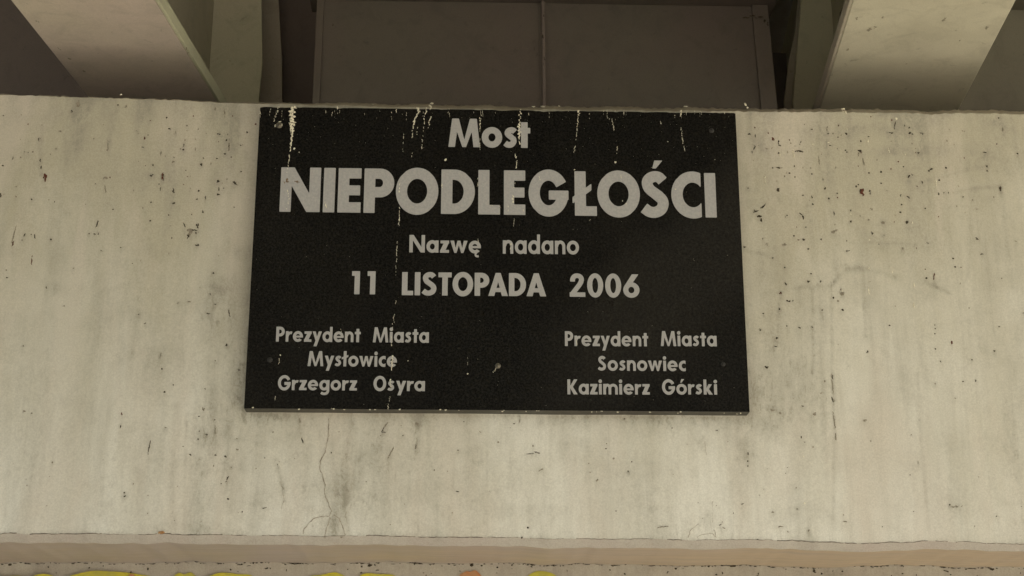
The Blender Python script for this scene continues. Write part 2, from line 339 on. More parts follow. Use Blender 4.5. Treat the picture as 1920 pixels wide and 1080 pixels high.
# bottom chamfer, soffit, lower wall
ybk = np.interp(cols, [-1.1, -0.6, 0.0, 0.6, 1.1], [0.375, 0.345, 0.315, 0.315, 0.29])
zc = zb-cb
und = 0.0007*smooth_noise(nC, 5, 31)
yf0 = YY[0]
grid_mesh('bottom_chamfer', np.stack([cols]*4), np.stack([yf0+cb, yf0+cb*.93, yf0+0.0025, yf0]), np.stack([zc, zc+0.001, zb-0.0035, zb]), M['strip'], abut)
nS = 14; ts = np.linspace(0, 1, nS)
sy = (yf0+cb)[None,:]+(ybk-yf0-cb)[None,:]*ts[:,None]
sz = zc[None,:]+ 0.0012*np.sin(ts*math.pi)[:,None]*smooth_noise(nC, 40, 33)[None,:]
sz[-1] += und
grid_mesh('soffit', np.stack([cols]*nS)[::-1], sy[::-1], sz[::-1], M['soffit'], abut)
nL = 30; tl = np.linspace(0, 1, nL)**1.6
lz = zc[None,:]+und[None,:] + (GZ-0.2-zc)[None,:]*tl[:,None]
ly = ybk[None,:]+0*lz + 0.0008*np.sin(lz*60)*smooth_noise(nC, 12, 34)[None,:]
grid_mesh('lower_wall', np.stack([cols]*nL)[::-1], ly[::-1], lz[::-1], M['lower'], abut)

# ------------------------------------------------------------------ specks, chips, cracks
def flake(V, Fc, c, hw, hh, rot, n, nrm, u, v, thick=0.0008, rough=0.35):
    base = len(V); pts = []
    ph = random.uniform(0, 6.28)
    for i in range(n):
        a = 2*math.pi*i/n
        r = 1 + random.uniform(-rough, rough)
        x, y = math.cos(a)*hw*r, math.sin(a)*hh*r
        x, y = x*math.cos(rot)-y*math.sin(rot), x*math.sin(rot)+y*math.cos(rot)
        V.append(c + u*x + v*y + nrm*0.0001)
    V.append(c + u*random.uniform(-.2,.2)*hw + v*random.uniform(-.2,.2)*hh + nrm*(thick))
    for i in range(n): Fc.append((base+i, base+(i+1) % n, base+n))
uX, uZ, nF = Vector((1,0,0)), Vector((0,0,1)), Vector((0,-1,0))
def wall_y(p):                       # the relief of the wall face at a point
    j = int(np.clip(np.searchsorted(cols, p.x), 1, nC-1)); i = int(np.clip((p.z-zb[j])/(zt[j]-zb[j])*(ROWS-1), 0, ROWS-1))
    return float(YY[i, j])
lists = {'speck': ([], []), 'rust': ([], []), 'white': ([], []), 'faint': ([], [])}
def halo(p, rw, rh, s):                # the stain that has spread around and below a speck
    j0, j1 = np.searchsorted(cols, p.x-3*rw), np.searchsorted(cols, p.x+3*rw)
    if j1 <= j0: return
    X_, Z_ = XX[:, j0:j1], ZZ[:, j0:j1]; dz = Z_-p.z
    G[:, j0:j1] += s*np.exp(-((X_-p.x)/rw)**2 - np.where(dz > 0, (dz/(rh*.8))**2, (dz/(rh*2.2))**2))
def speck(px, py, hw, hh, kind='speck', rot=0.0, frag=True):
    p = on_y(px, py, YW); p.y = wall_y(p)-0.0004
    if kind != 'white': halo(p, (hw+2.2)/905, (hh+2.6)/905, .10 if max(hw, hh) < 1.3 else random.uniform(.16,.42))
    V, Fc = lists[kind]; sc = 1/905.0
    big = max(hw, hh)
    if big < 1.6 or not frag:
        flake(V, Fc, p, max(hw*1.35,.75)*sc, max(hh*1.35,.75)*sc, rot, 7, nF, uX, uZ)
    else:                            # ragged clump: several flakes spread along the long axis
        n = int(3 + big*1.1); asp = max(hw, hh)/min(hw, hh)
        if asp > 2.5: (hw, hh) = (hw*.55, hh) if hh > hw else (hw, hh*.55)
        if asp > 2.5: n = int(n*.8)
        for _ in range(n):
            a, b = random.gauss(0, .42)*hw, random.gauss(0, .42)*hh
            x, z = a*math.cos(rot)-b*math.sin(rot), a*math.sin(rot)+b*math.cos(rot)
            s = random.uniform(.28, .62)
            q = p + uX*x*sc + uZ*z*sc
            flake(V, Fc, q, max(min(hw*s, 2.2), .55)*sc, max(min(hh*s, 2.6), .55)*sc, rot+random.uniform(-.5,.5), 7, nF, uX, uZ, rough=.5)
def zoomlist(ox, oy, s, items):
    for it in items:
        x, y, hw, hh = it[:4]; hw *= 1.18; hh *= 1.12; kind = {'r':'rust','w':'white','f':'faint'}.get(it[4] if len(it) > 4 else '', 'speck')
        rot = it[5] if len(it) > 5 else random.uniform(-.2,.2)
        speck(ox+x/s, oy+y/s, hw/s, hh/s, kind, rot)
zoomlist(1300, 0, 3.086, [(325,775,9,4),(358,788,3,12),(355,850,5,16,'',-.3),(340,880,3,5),(458,805,7,13,'r'),(492,825,4,10),(498,842,6,4),(420,860,12,2,'f'),(455,860,3,8,'f'),(620,825,3,8,'',-.4),
 (615,875,13,7),(680,748,8,3),(775,735,2,20,'f'),(780,775,5,4),(808,775,7,3,'f'),(888,750,6,5,'w'),(888,775,8,7),(793,842,7,3),(780,826,5,5,'w'),(880,870,4,5),(888,882,3,3),(965,877,7,5),(968,818,3,4),
 (955,893,5,9,'f'),(1012,792,6,3),(1165,725,2,26,'',-.22),(1147,772,8,5),(1250,738,4,6),(1255,770,7,9),(1268,778,6,4),(1318,770,10,4),(1302,886,5,4),(1690,882,12,3),(1700,962,5,8),(1700,988,5,7),
 (1875,890,4,4),(1790,750,5,18,'f'),(1765,683,7,5),(458,972,5,5),(495,972,11,5),(585,962,4,7),(556,1002,4,3),(527,1020,3,5),(727,930,2,26,'f'),(985,945,2,36,'f'),(1015,1002,3,4),(1085,996,4,4),
 (1215,965,3,3),(1268,1012,7,3),(1245,1022,6,9,'',-.4),(1378,978,8,5),(1365,988,4,3),(1462,970,4,4),(1325,1054,5,9,'',.5),(1422,1042,4,4),(686,1008,3,3),(545,880,3,9,'f'),(750,1040,3,12,'f'),
 (690,836,4,5,'w'),(865,645,10,4,'w',-.7),(500,890,3,16,'w'),(580,890,3,22,'w'),(1225,890,3,9,'w'),(1010,820,3,20,'w'),(1405,1045,4,7,'w'),(1130,870,2,16,'w'),(1175,690,5,10,'w'),(415,1035,2,20,'w')])
zoomlist(1380, 280, 2.572, [(202,195,6,13,'',-.4),(130,278,5,22,'',-.7),(95,300,16,5,'',.4),(115,322,14,6,'',-.1),(122,342,4,9),(605,203,14,13,'r'),(600,205,8,8),(645,208,5,6),(430,186,5,6),(485,212,4,3),(325,222,5,3),(367,235,3,10),
 (370,265,3,3),(448,238,3,3),(472,305,3,11),(553,295,3,4),(553,312,2,7,'w'),(553,350,4,7),(246,320,4,3),(312,312,13,4,'',-.6),(324,330,4,10),(335,377,4,3),(278,418,3,2),(325,435,6,5),(300,438,8,2,'r'),(408,433,4,5),(348,482,3,3),
 (540,490,9,3),(657,405,3,6),(828,230,13,5,'',-.6),(793,222,3,6),(797,268,3,3),(791,305,3,3),(826,352,5,8),(912,286,3,3),(978,215,3,7),(1003,208,2,5),(1025,208,3,5),(1095,228,4,3),(1275,190,6,11),
 (1275,185,3,5,'r'),(1165,430,9,4,'',-.7),(1187,505,7,3),(1047,527,3,3),(1056,567,3,3),(925,452,4,3),(803,480,5,5,'f'),(803,478,3,3),(955,612,4,22,'r'),(912,579,2,2),(917,622,3,3),(1080,650,2,4,'f'),
 (1282,622,4,2),(175,523,4,3),(234,570,4,3),(240,650,4,11,'',.4),(348,638,9,4),(407,636,3,4),(361,601,3,2),(218,692,5,5,'r'),(215,690,3,4),(250,732,8,5),(273,731,4,2),(512,697,8,9,'f'),(512,695,5,6),(470,716,3,3),
 (492,732,3,3,'f'),(513,775,7,6),(413,776,4,4),(210,771,3,3),(131,792,3,2),(118,870,5,4),(306,861,7,3),(365,858,4,3),(245,853,3,4),(196,910,5,7),(188,950,8,3),(147,1052,8,6),(637,976,4,7),(742,848,3,3),
 (958,848,2,2),(960,865,2,2),(958,890,2,2),(961,963,3,2),(986,1023,4,3),(1137,1015,3,2),(1040,932,4,9,'r'),(1247,972,6,4),(1268,855,4,3),(1123,765,2,2),(1385,790,3,4),(205,18,4,4),(300,8,10,5),(595,8,7,5),
 (878,18,5,4),(1012,88,3,3),(1200,14,9,3),(858,652,2,14,'w'),(858,752,3,13,'w'),(640,680,2,18,'w'),(643,435,4,4,'w'),(645,578,4,6,'w'),(850,355,3,5,'w'),(965,165,2,24,'w'),(140,150,2,18,'w'),(512,685,2,9,'w'),
 (755,590,3,6,'w'),(275,20,2,20,'w'),(130,430,2,6),(150,460,5,4,'f'),(230,460,8,6,'f'),(470,395,10,12,'f'),(640,340,3,3,'f'),(655,290,6,4,'f'),(710,352,8,8,'f'),(58,188,4,3),(40,470,6,4),(1350,445,4,3,'f'),(700,165,3,3)])
zoomlist(0, 0, 3.086, [(263,1025,8,15,'r'),(262,1040,5,10,'r'),(238,970,5,14),(232,928,4,8),(224,808,3,13),(417,645,4,7),(963,680,4,7),(980,745,6,6),(835,800,4,10,'r'),(827,853,5,3),(1060,865,6,6),(1063,842,3,10),
 (1163,948,7,9),(1175,915,4,6),(1325,850,7,26,'f'),(1325,845,5,15),(1393,842,8,4),(1300,890,4,3),(1480,718,4,4,'r'),(1430,765,5,6),(1265,775,9,6),(1130,865,2,13,'f'),(930,885,4,14,'f'),(1002,935,6,8,'f'),
 (940,1020,6,14,'r'),(945,1012,3,6),(875,1016,8,4),(1220,945,3,8,'f'),(1255,917,3,3),(885,955,3,6),(20,670,5,3),(18,960,4,3),(1395,993,3,3),(1260,1048,9,5),(1358,1055,11,5,'',-.6),(683,608,4,4),(730,615,5,9,'f'),
 (1245,630,6,18,'f'),(1300,650,5,20,'f'),(348,760,9,4,'f'),(625,840,3,24,'f'),(190,880,4,4,'f'),(450,600,8,20,'f'),(75,920,4,12,'f'),(325,860,5,4,'f')])
zoomlist(0, 300, 2.7, [(765,78,6,3),(825,90,3,14,'r'),(812,145,3,10),(878,157,4,9),(765,215,4,4),(880,218,8,6),(1105,108,6,4),(1105,172,5,7),(1108,145,2,14),(1150,96,4,3),(1190,118,13,4,'',-.7),(1040,190,3,12),
 (995,198,6,3),(1027,263,4,8),(1185,238,3,4),(1005,155,3,3),(573,250,3,2),(483,121,4,3),(84,136,4,4,'f'),(160,200,4,5),(4,182,5,7),(72,375,2,46,'f',-.15),(66,425,2,20,'r',-.15),(113,405,4,3),(125,378,3,10),(176,388,2,13),
 (258,402,4,7),(490,330,4,22),(452,373,4,4),(478,374,4,5),(498,372,2,7),(513,459,4,3),(610,444,4,3),(960,362,16,16,'f'),(975,355,20,7),(935,335,4,15,'',.3),(1000,335,5,12),(952,385,5,10),(1000,433,9,5),
 (761,308,3,3),(160,510,3,22,'r'),(35,597,5,4),(234,648,3,8),(323,738,4,2),(1080,572,3,3),(1067,681,6,2,'',-.5),(1088,731,5,3),(1055,778,7,4),(1160,775,2,18,'',.25),(903,724,5,2),(957,718,6,4,'f'),(703,782,3,4),
 (736,827,4,3),(118,941,4,4),(1148,937,5,6),(1088,1017,4,2),(1210,1064,7,3,'',-.5),(813,990,1.5,10,'f'),(820,1058,3,3),(372,548,3,2,'f'),(870,395,2,3),(532,90,9,6,'f'),(532,145,3,22,'f'),(950,83,4,3,'r')])
zoomlist(0, 700, 2.842, [(877,100,3,3),(925,62,4,4),(1093,83,4,2),(650,218,4,6,'r'),(643,284,3,11,'',-.3),(796,390,2,42,'',-.12),(130,203,8,4,'f'),(165,213,5,3,'f'),(1060,230,3,2),(1144,248,4,3),(1147,300,4,22,'f'),
 (1099,327,5,4),(1062,308,2,2),(1013,435,5,5),(1147,434,5,5),(1202,445,4,7),(1210,562,2,14,'',-.3),(1205,577,4,3),(1262,348,4,4,'f'),(1215,669,3,3),(664,640,4,5),(664,655,5,4),(1408,718,8,3,'',.3),(1765,423,2,3),
 (883,290,5,2,'f'),(1598,255,2,20,'f',.15),(1612,360,4,24,'',.35),(1232,500,5,3,'f'),(1262,405,6,5,'f'),(280,475,4,7,'f'),(1083,190,6,8,'f')])
zoomlist(500, 740, 2.743, [(602,193,10,3),(598,180,2,12,'',-.4),(614,155,3,14,'f',-.5),(700,211,3,4),(768,265,2,9),(775,155,7,10,'f'),(638,300,2,30,'f',-.5),(625,325,3,10,'f',-.5),(1392,298,13,4,'',-.2),(1355,304,14,1.6,'',.1),
 (1408,387,12,3,'f',.4),(980,498,8,1.6),(1272,150,3,2),(1300,138,2,12,'f'),(1840,125,4,2),(1860,395,5,4),(1784,328,3,3,'f'),(1745,277,3,2),(1097,192,6,2,'f',-.5),(985,287,5,1.6),(1343,684,3,3),(1312,735,3,7),
 (1370,262,2,5,'f'),(1700,440,5,5,'f'),(1190,245,3,3,'f')])
zoomlist(1200, 700, 2.667, [(385,285,5,4),(813,165,6,3),(962,128,4,13),(962,60,1.6,60,'f'),(962,20,2,12),(972,240,1.6,45,'f',.08),(980,320,1.6,20,'f'),(807,320,3,5),(823,345,4,2),(866,369,3,2,'f'),(540,402,1.6,12),(538,440,2,3),
 (538,465,2,3),(511,655,8,3,'',.6),(785,679,4,3),(403,757,4,3),(417,773,8,2,'f',-.5),(740,793,4,3,'f'),(843,787,4,6,'f',-.5),(664,695,6,3,'f'),(1780,715,4,4),(1545,658,3,4),(1614,41,3,2),(1677,36,3,5),
 (1476,52,4,3,'f'),(905,100,4,4,'f'),(925,40,6,5,'f'),(117,768,22,5,'f',.15),(700,768,14,4,'f',.1),(587,832,5,2),(1390,445,2,8,'f'),(818,417,2,3,'w'),(822,650,3,3,'w'),(660,185,9,6,'f'),(700,200,6,5,'f'),
 (870,205,8,8,'f'),(1125,235,7,5,'f'),(1030,742,14,5,'f'),(1580,668,18,6,'f'),(1575,125,3,4,'f')])
# a sprinkling of minor ones, densest near the top on the right and left of the plaque
for _ in range(150):
    px = random.choice([random.gauss(1560,130), random.uniform(1400,1910), random.gauss(380,70), random.uniform(5,450)]); py = 215+abs(random.gauss(0,170))
    if 450 < px < 1412 or px < 0: continue
    speck(px, py, random.uniform(.4,1.1), random.uniform(.5,1.8), random.choice(['speck','faint','faint','rust']))
for _ in range(70):
    px, py = random.uniform(0,1920), random.uniform(790,990); speck(px, py, random.uniform(.4,.9), random.uniform(.4,1.2), random.choice(['speck','faint','faint']))
face_obj.data.attributes['grime_shade'].data.foreach_set('value', np.clip(G, 0, 1.25).ravel().astype(np.float32))
for kk, nm in (('speck','dirt_specks'), ('rust','rust_spots'), ('white','white_drips'), ('faint','grey_smears')):
    o = mesh_obj(nm, *lists[kk], M[kk], abut); o['kind'] = 'stuff'

def ribbon(V, Fc, P, ws, nrm, thick=0.0004):
    base = len(V); n = len(P)
    for i, p in enumerate(P):
        d = (P[min(i+1, n-1)]-P[max(i-1, 0)]).normalized(); s = d.cross(nrm).normalized()*ws[i]*0.5
        V.append(p+s+nrm*thick); V.append(p-s+nrm*thick)
    for i in range(n-1): Fc.append((base+2*i, base+2*i+1, base+2*i+3, base+2*i+2))
def wiggle(pts, step, amp):
    out = []
    for a, b in zip(pts[:-1], pts[1:]):
        L = math.dist(a, b); m = max(1, int(L/step))
        for i in range(m):
            t = i/m; out.append((a[0]+(b[0]-a[0])*t+(random.gauss(0, amp) if i else 0), a[1]+(b[1]-a[1])*t+(random.gauss(0, amp) if i else 0)))
    out.append(pts[-1]); return out
V, Fc = [], []
def crack(ox, oy, s, pts, wpx):
    P = []
    for x, y in wiggle([(ox+a/s, oy+b/s) for a, b in pts], 3.5, .7):
        p = on_y(x, y, YW); p.y = wall_y(p)-0.0005; P.append(p)
    ribbon(V, Fc, P, [wpx/905*random.choice([random.uniform(.25,.7), random.uniform(.6,1.2)]) for _ in P], nF)
Z6 = (500,740,2.743)
crack(*Z6, [(318,125),(319,200),(308,250),(300,300),(280,335),(274,385),(290,430),(302,465),(298,510),(320,560),(336,600),(325,625)], 2.1)
crack(*Z6, [(325,625),(250,635),(215,665),(193,690),(188,718)], 1.7)
crack(*Z6, [(325,630),(312,680),(300,730),(302,742)], 1.7)
crack(*Z6, [(345,620),(375,640),(392,685),(405,722),(380,738)], 2.3)
crack(*Z6, [(60,440),(85,480),(90,540),(75,590)], .8)
Z7 = (1200,700,2.667)
crack(*Z7, [(285,822),(310,806),(360,801),(382,820)], 1.1); crack(*Z7, [(365,640),(362,700),(362,745)], .9); crack(*Z7, [(368,782),(381,822)], 1.3)
crack(*Z7, [(240,822),(252,785),(295,753)], 1.1); crack(*Z7, [(325,340),(330,410)], .8); crack(*Z7, [(330,225),(345,250)], .9)
o = mesh_obj('plaster_cracks', V, Fc, M['crack'], abut); o['kind'] = 'stuff'
# seam shadow and dirt laid as dark broken ribbons along the bottom chamfer
V, Fc = [], []
x = -1.25
while x < 1.25:
    L = random.uniform(.02, .16); P = []; k0 = random.uniform(.35, 1.0)
    for xx in np.arange(x, min(x+L, 1.25), 0.006):
        j = int(np.clip(np.searchsorted(cols, xx), 1, nC-1)); P.append(Vector((xx, yf0[j]-0.0006, zb[j]+random.uniform(-.0006,.0008))))
    if len(P) > 2: ribbon(V, Fc, P, [0.0013*k0*random.uniform(.5,1.5) for _ in P], nF)
    x += L + random.uniform(-.004, .03)
o = mesh_obj('seam_shadow_dirt', V, Fc, plain('seam_shadow_dirt_dark', (0.09,0.075,0.058), (0.22,0.19,0.15), 60, 1.0, 0.0), abut); o['kind'] = 'stuff'
# clots of dirt and cobweb in the corner between soffit and lower wall
V, Fc = [], []
for _ in range(300):
    xx = random.uniform(-1.2, 1.2); j = int(np.clip(np.searchsorted(cols, xx), 1, nC-1))
    cl = random.random() < .10
    z = zc[j]+und[j] - (0.0005 + abs(random.gauss(0, .0014 if not cl else .005)))
    flake(V, Fc, Vector((xx, ybk[j]-0.0012, z)), random.uniform(.001,.005 if not cl else .006), random.uniform(.0004,.0012 if not cl else .0035), random.uniform(-.3,.3), 7, nF, uX, uZ, rough=.5)
for _ in range(170):
    xx = random.uniform(-1.2, 1.2); j = int(np.clip(np.searchsorted(cols, xx), 1, nC-1))
    flake(V, Fc, Vector((xx, ybk[j]-0.0012, zc[j]-random.uniform(.004,.06))), random.uniform(.0006,.0025), random.uniform(.0006,.0025), 0, 7, nF, uX, uZ, rough=.5)
o = mesh_obj('corner_dirt', V, Fc, M['speck'], abut); o['kind'] = 'stuff'
# rust dribble marks on the chamfer
V, Fc = [], []
for px, py, hw, hh in [(303,998,6,2),(300,999,4,1.5),(628,1014,8,3.5),(640,1013,5,2),(622,1012,3,2)]:
    p = on_y(px, py, YW); p.y = YW-0.003+(0.012 if py > 1005 else 0); 
    for _ in range(4): flake(V, Fc, p+Vector((random.gauss(0,hw*.4)/900,0,random.gauss(0,hh*.4)/900)), hw*.6/900, hh*.6/900, .3, 8, nF, uX, uZ, rough=.5)
o = mesh_obj('orange_stain', V, Fc, plain('orange_rust_stain', (0.34,0.17,0.06), (0.42,0.27,0.13), 150), abut); o['kind'] = 'stuff'

# graffiti on the lower wall: the tops of fat painted strokes
def paint_blob(px0, px1, ptop, mat, name, wob=1.0, depth=0.16):
    ptop += 2.3
    Yb = float(np.interp(xw((px0+px1)/2, 1070), cols, ybk))-0.0022
    a = on_y(px0, ptop, Yb); b = on_y(px1, ptop, Yb); n = 26; Vv = []; wd = b.x-a.x
    prof = smooth_noise(n, 3, abs(int(px0))+5)*0.0016*wob
    top = [(a.x+wd*i/(n-1), a.z - 0.011*abs(2*i/(n-1)-1)**3.2 + prof[i]) for i in range(n)]
    for x, z in top: Vv.append((x, Yb, z))
    for x, z in top: Vv.append((x+0.01*math.sin(x*40), Yb, z-depth-0.02*math.sin(x*23)))
    f = [(i, n+i, n+i+1, i+1) for i in range(n-1)]
    return mesh_obj(name, Vv, f, mat, abut)
for x0, x1, t in [(-60,55,1078),(48,118,1075),(122,292,1070.5),(325,372,1072.5),(378,478,1071),(577,655,1070.5),(672,748,1072.5),(752,830,1077),(985,1047,1073)]:
    paint_blob(x0, x1, t, M['yellow'], 'graffiti_stroke')
for x0, x1, t in [(15,60,1076),(238,256,1074.5),(862,905,1069)]:
    paint_blob(x0, x1, t, M['orange'], 'graffiti_stroke').location.y -= 0.0015

# ------------------------------------------------------------------ the plaque
W_, H_ = 1.0, 0.64542
plq = thing('granite_plaque', 'black speckled granite name plaque with grey lettering, streaked with white droppings', 'plaque')
bm = bmesh.new()
# front outline with tiny chips along the top edge, body back to the wall
nx = 260; top = []; ck = np.clip(smooth_noise(nx, 1, 51), 0, 3)*0.0006 + np.clip(smooth_noise(nx, 4, 52)-.8, 0, 3)*0.0010
outline = [(-.5, 0), (.5, 0)] + [(.5-i/(nx-1), H_-float(ck[i])-(0.0015 if i in (0, nx-1) else 0)) for i in range(nx)]
fr = [bm.verts.new((x, 0.0, z)) for x, z in outline]; bk = [bm.verts.new((x, YW+0.004, z)) for x, z in outline]
bm.faces.new(fr); n = len(fr)
for i in range(n): bm.faces.new((fr[i], bk[i], bk[(i+1) % n], fr[(i+1) % n]))
bmesh.ops.recalc_face_normals(bm, faces=bm.faces[:])
me = bpy.data.meshes.new('slab'); bm.to_mesh(me); bm.free(); me.materials.append(M['granite']); me.materials.append(M['granite_underside'])
for p in me.polygons:
    if p.normal.z < -0.7: p.material_index = 1
slab = link(bpy.data.objects.new('slab', me)); slab.parent = plq

# --- lettering: every glyph drawn as a distance field in units of the capital height, contoured, then cut as a thin plate
STEP = 1/72.0
class Glyph:
    def __init__(s, W, lo=-0.36, hi=1.36):
        s.W = W; s.x = np.arange(-0.12, W+0.12+STEP, STEP); s.y = np.arange(lo, hi, STEP)
        s.X, s.Y = np.meshgrid(s.x, s.y); s.d = np.full(s.X.shape, 9.0)
    def _poly(s, pts):
        X, Y = s.X, s.Y; d = np.full(X.shape, 1e9); ins = np.zeros(X.shape, bool); n = len(pts)
        for i in range(n):
            (ax, ay), (bx, by) = pts[i], pts[(i+1) % n]
            ex, ey = bx-ax, by-ay; L = ex*ex+ey*ey+1e-12
            t = np.clip(((X-ax)*ex+(Y-ay)*ey)/L, 0, 1); d = np.minimum(d, np.hypot(X-ax-t*ex, Y-ay-t*ey))
            c = ((ay > Y) != (by > Y)) & (X < (bx-ax)*(Y-ay)/((by-ay) if by != ay else 1e-12)+ax); ins ^= c
        return np.where(ins, -d, d)
    def _ell(s, cx, cy, rx, ry):
        k = np.hypot((s.X-cx)/rx, (s.Y-cy)/ry); g = np.hypot((s.X-cx)/rx**2, (s.Y-cy)/ry**2)+1e-9
        return k*(k-1)/g
    def add(s, f): s.d = np.minimum(s.d, f); return s
    def sub(s, f): s.d = np.maximum(s.d, -f); return s
    def p(s, *pts): return s.add(s._poly(pts))
    def rect(s, x0, y0, x1, y1): return s.p((x0,y0),(x1,y0),(x1,y1),(x0,y1))
    def cut(s, *pts): return s.sub(s._poly(pts))
    def ring(s, cx, cy, rx, ry, w, wv=None, clip=None):
        f = np.maximum(s._ell(cx, cy, rx, ry), -s._ell(cx, cy, rx-w, ry-(wv or w)))
        if clip: f = np.maximum(f, s._poly(clip))
        return s.add(f)
    def stroke(s, pts, w, cuts=True):
        P = catmull(pts); f = np.full(s.X.shape, 9.0)
        for (ax, ay), (bx, by) in zip(P[:-1], P[1:]):
            ex, ey = bx-ax, by-ay; L = ex*ex+ey*ey+1e-12
            t = np.clip(((s.X-ax)*ex+(s.Y-ay)*ey)/L, 0, 1); f = np.minimum(f, np.hypot(s.X-ax-t*ex, s.Y-ay-t*ey))
        f = f-w/2
        if cuts:
            for a, b in ((P[0], P[1]), (P[-1], P[-2])):
                ux, uy = a[0]-b[0], a[1]-b[1]; L = math.hypot(ux, uy); ux, uy = ux/L, uy/L
                q = w*.62; c = [(a[0]-uy*q, a[1]+ux*q), (a[0]+uy*q, a[1]-ux*q), (a[0]+uy*q+ux*q, a[1]-ux*q+uy*q), (a[0]-uy*q+ux*q, a[1]+ux*q+uy*q)]
                f = np.maximum(f, -s._poly(c))
        return s.add(f)
def catmull(P, m=8):
    if len(P) == 2: return P
    Q = [P[0]]+list(P)+[P[-1]]; out = []
    for i in range(1, len(Q)-2):
        p0, p1, p2, p3 = Q[i-1:i+3]
        for k in range(m):
            t = k/m
            out.append(tuple(0.5*((2*b)+(-a+c)*t+(2*a-5*b+4*c-d)*t*t+(-a+3*b-3*c+d)*t**3) for a, b, c, d in zip(p0, p1, p2, p3)))
    out.append(P[-1]); return out

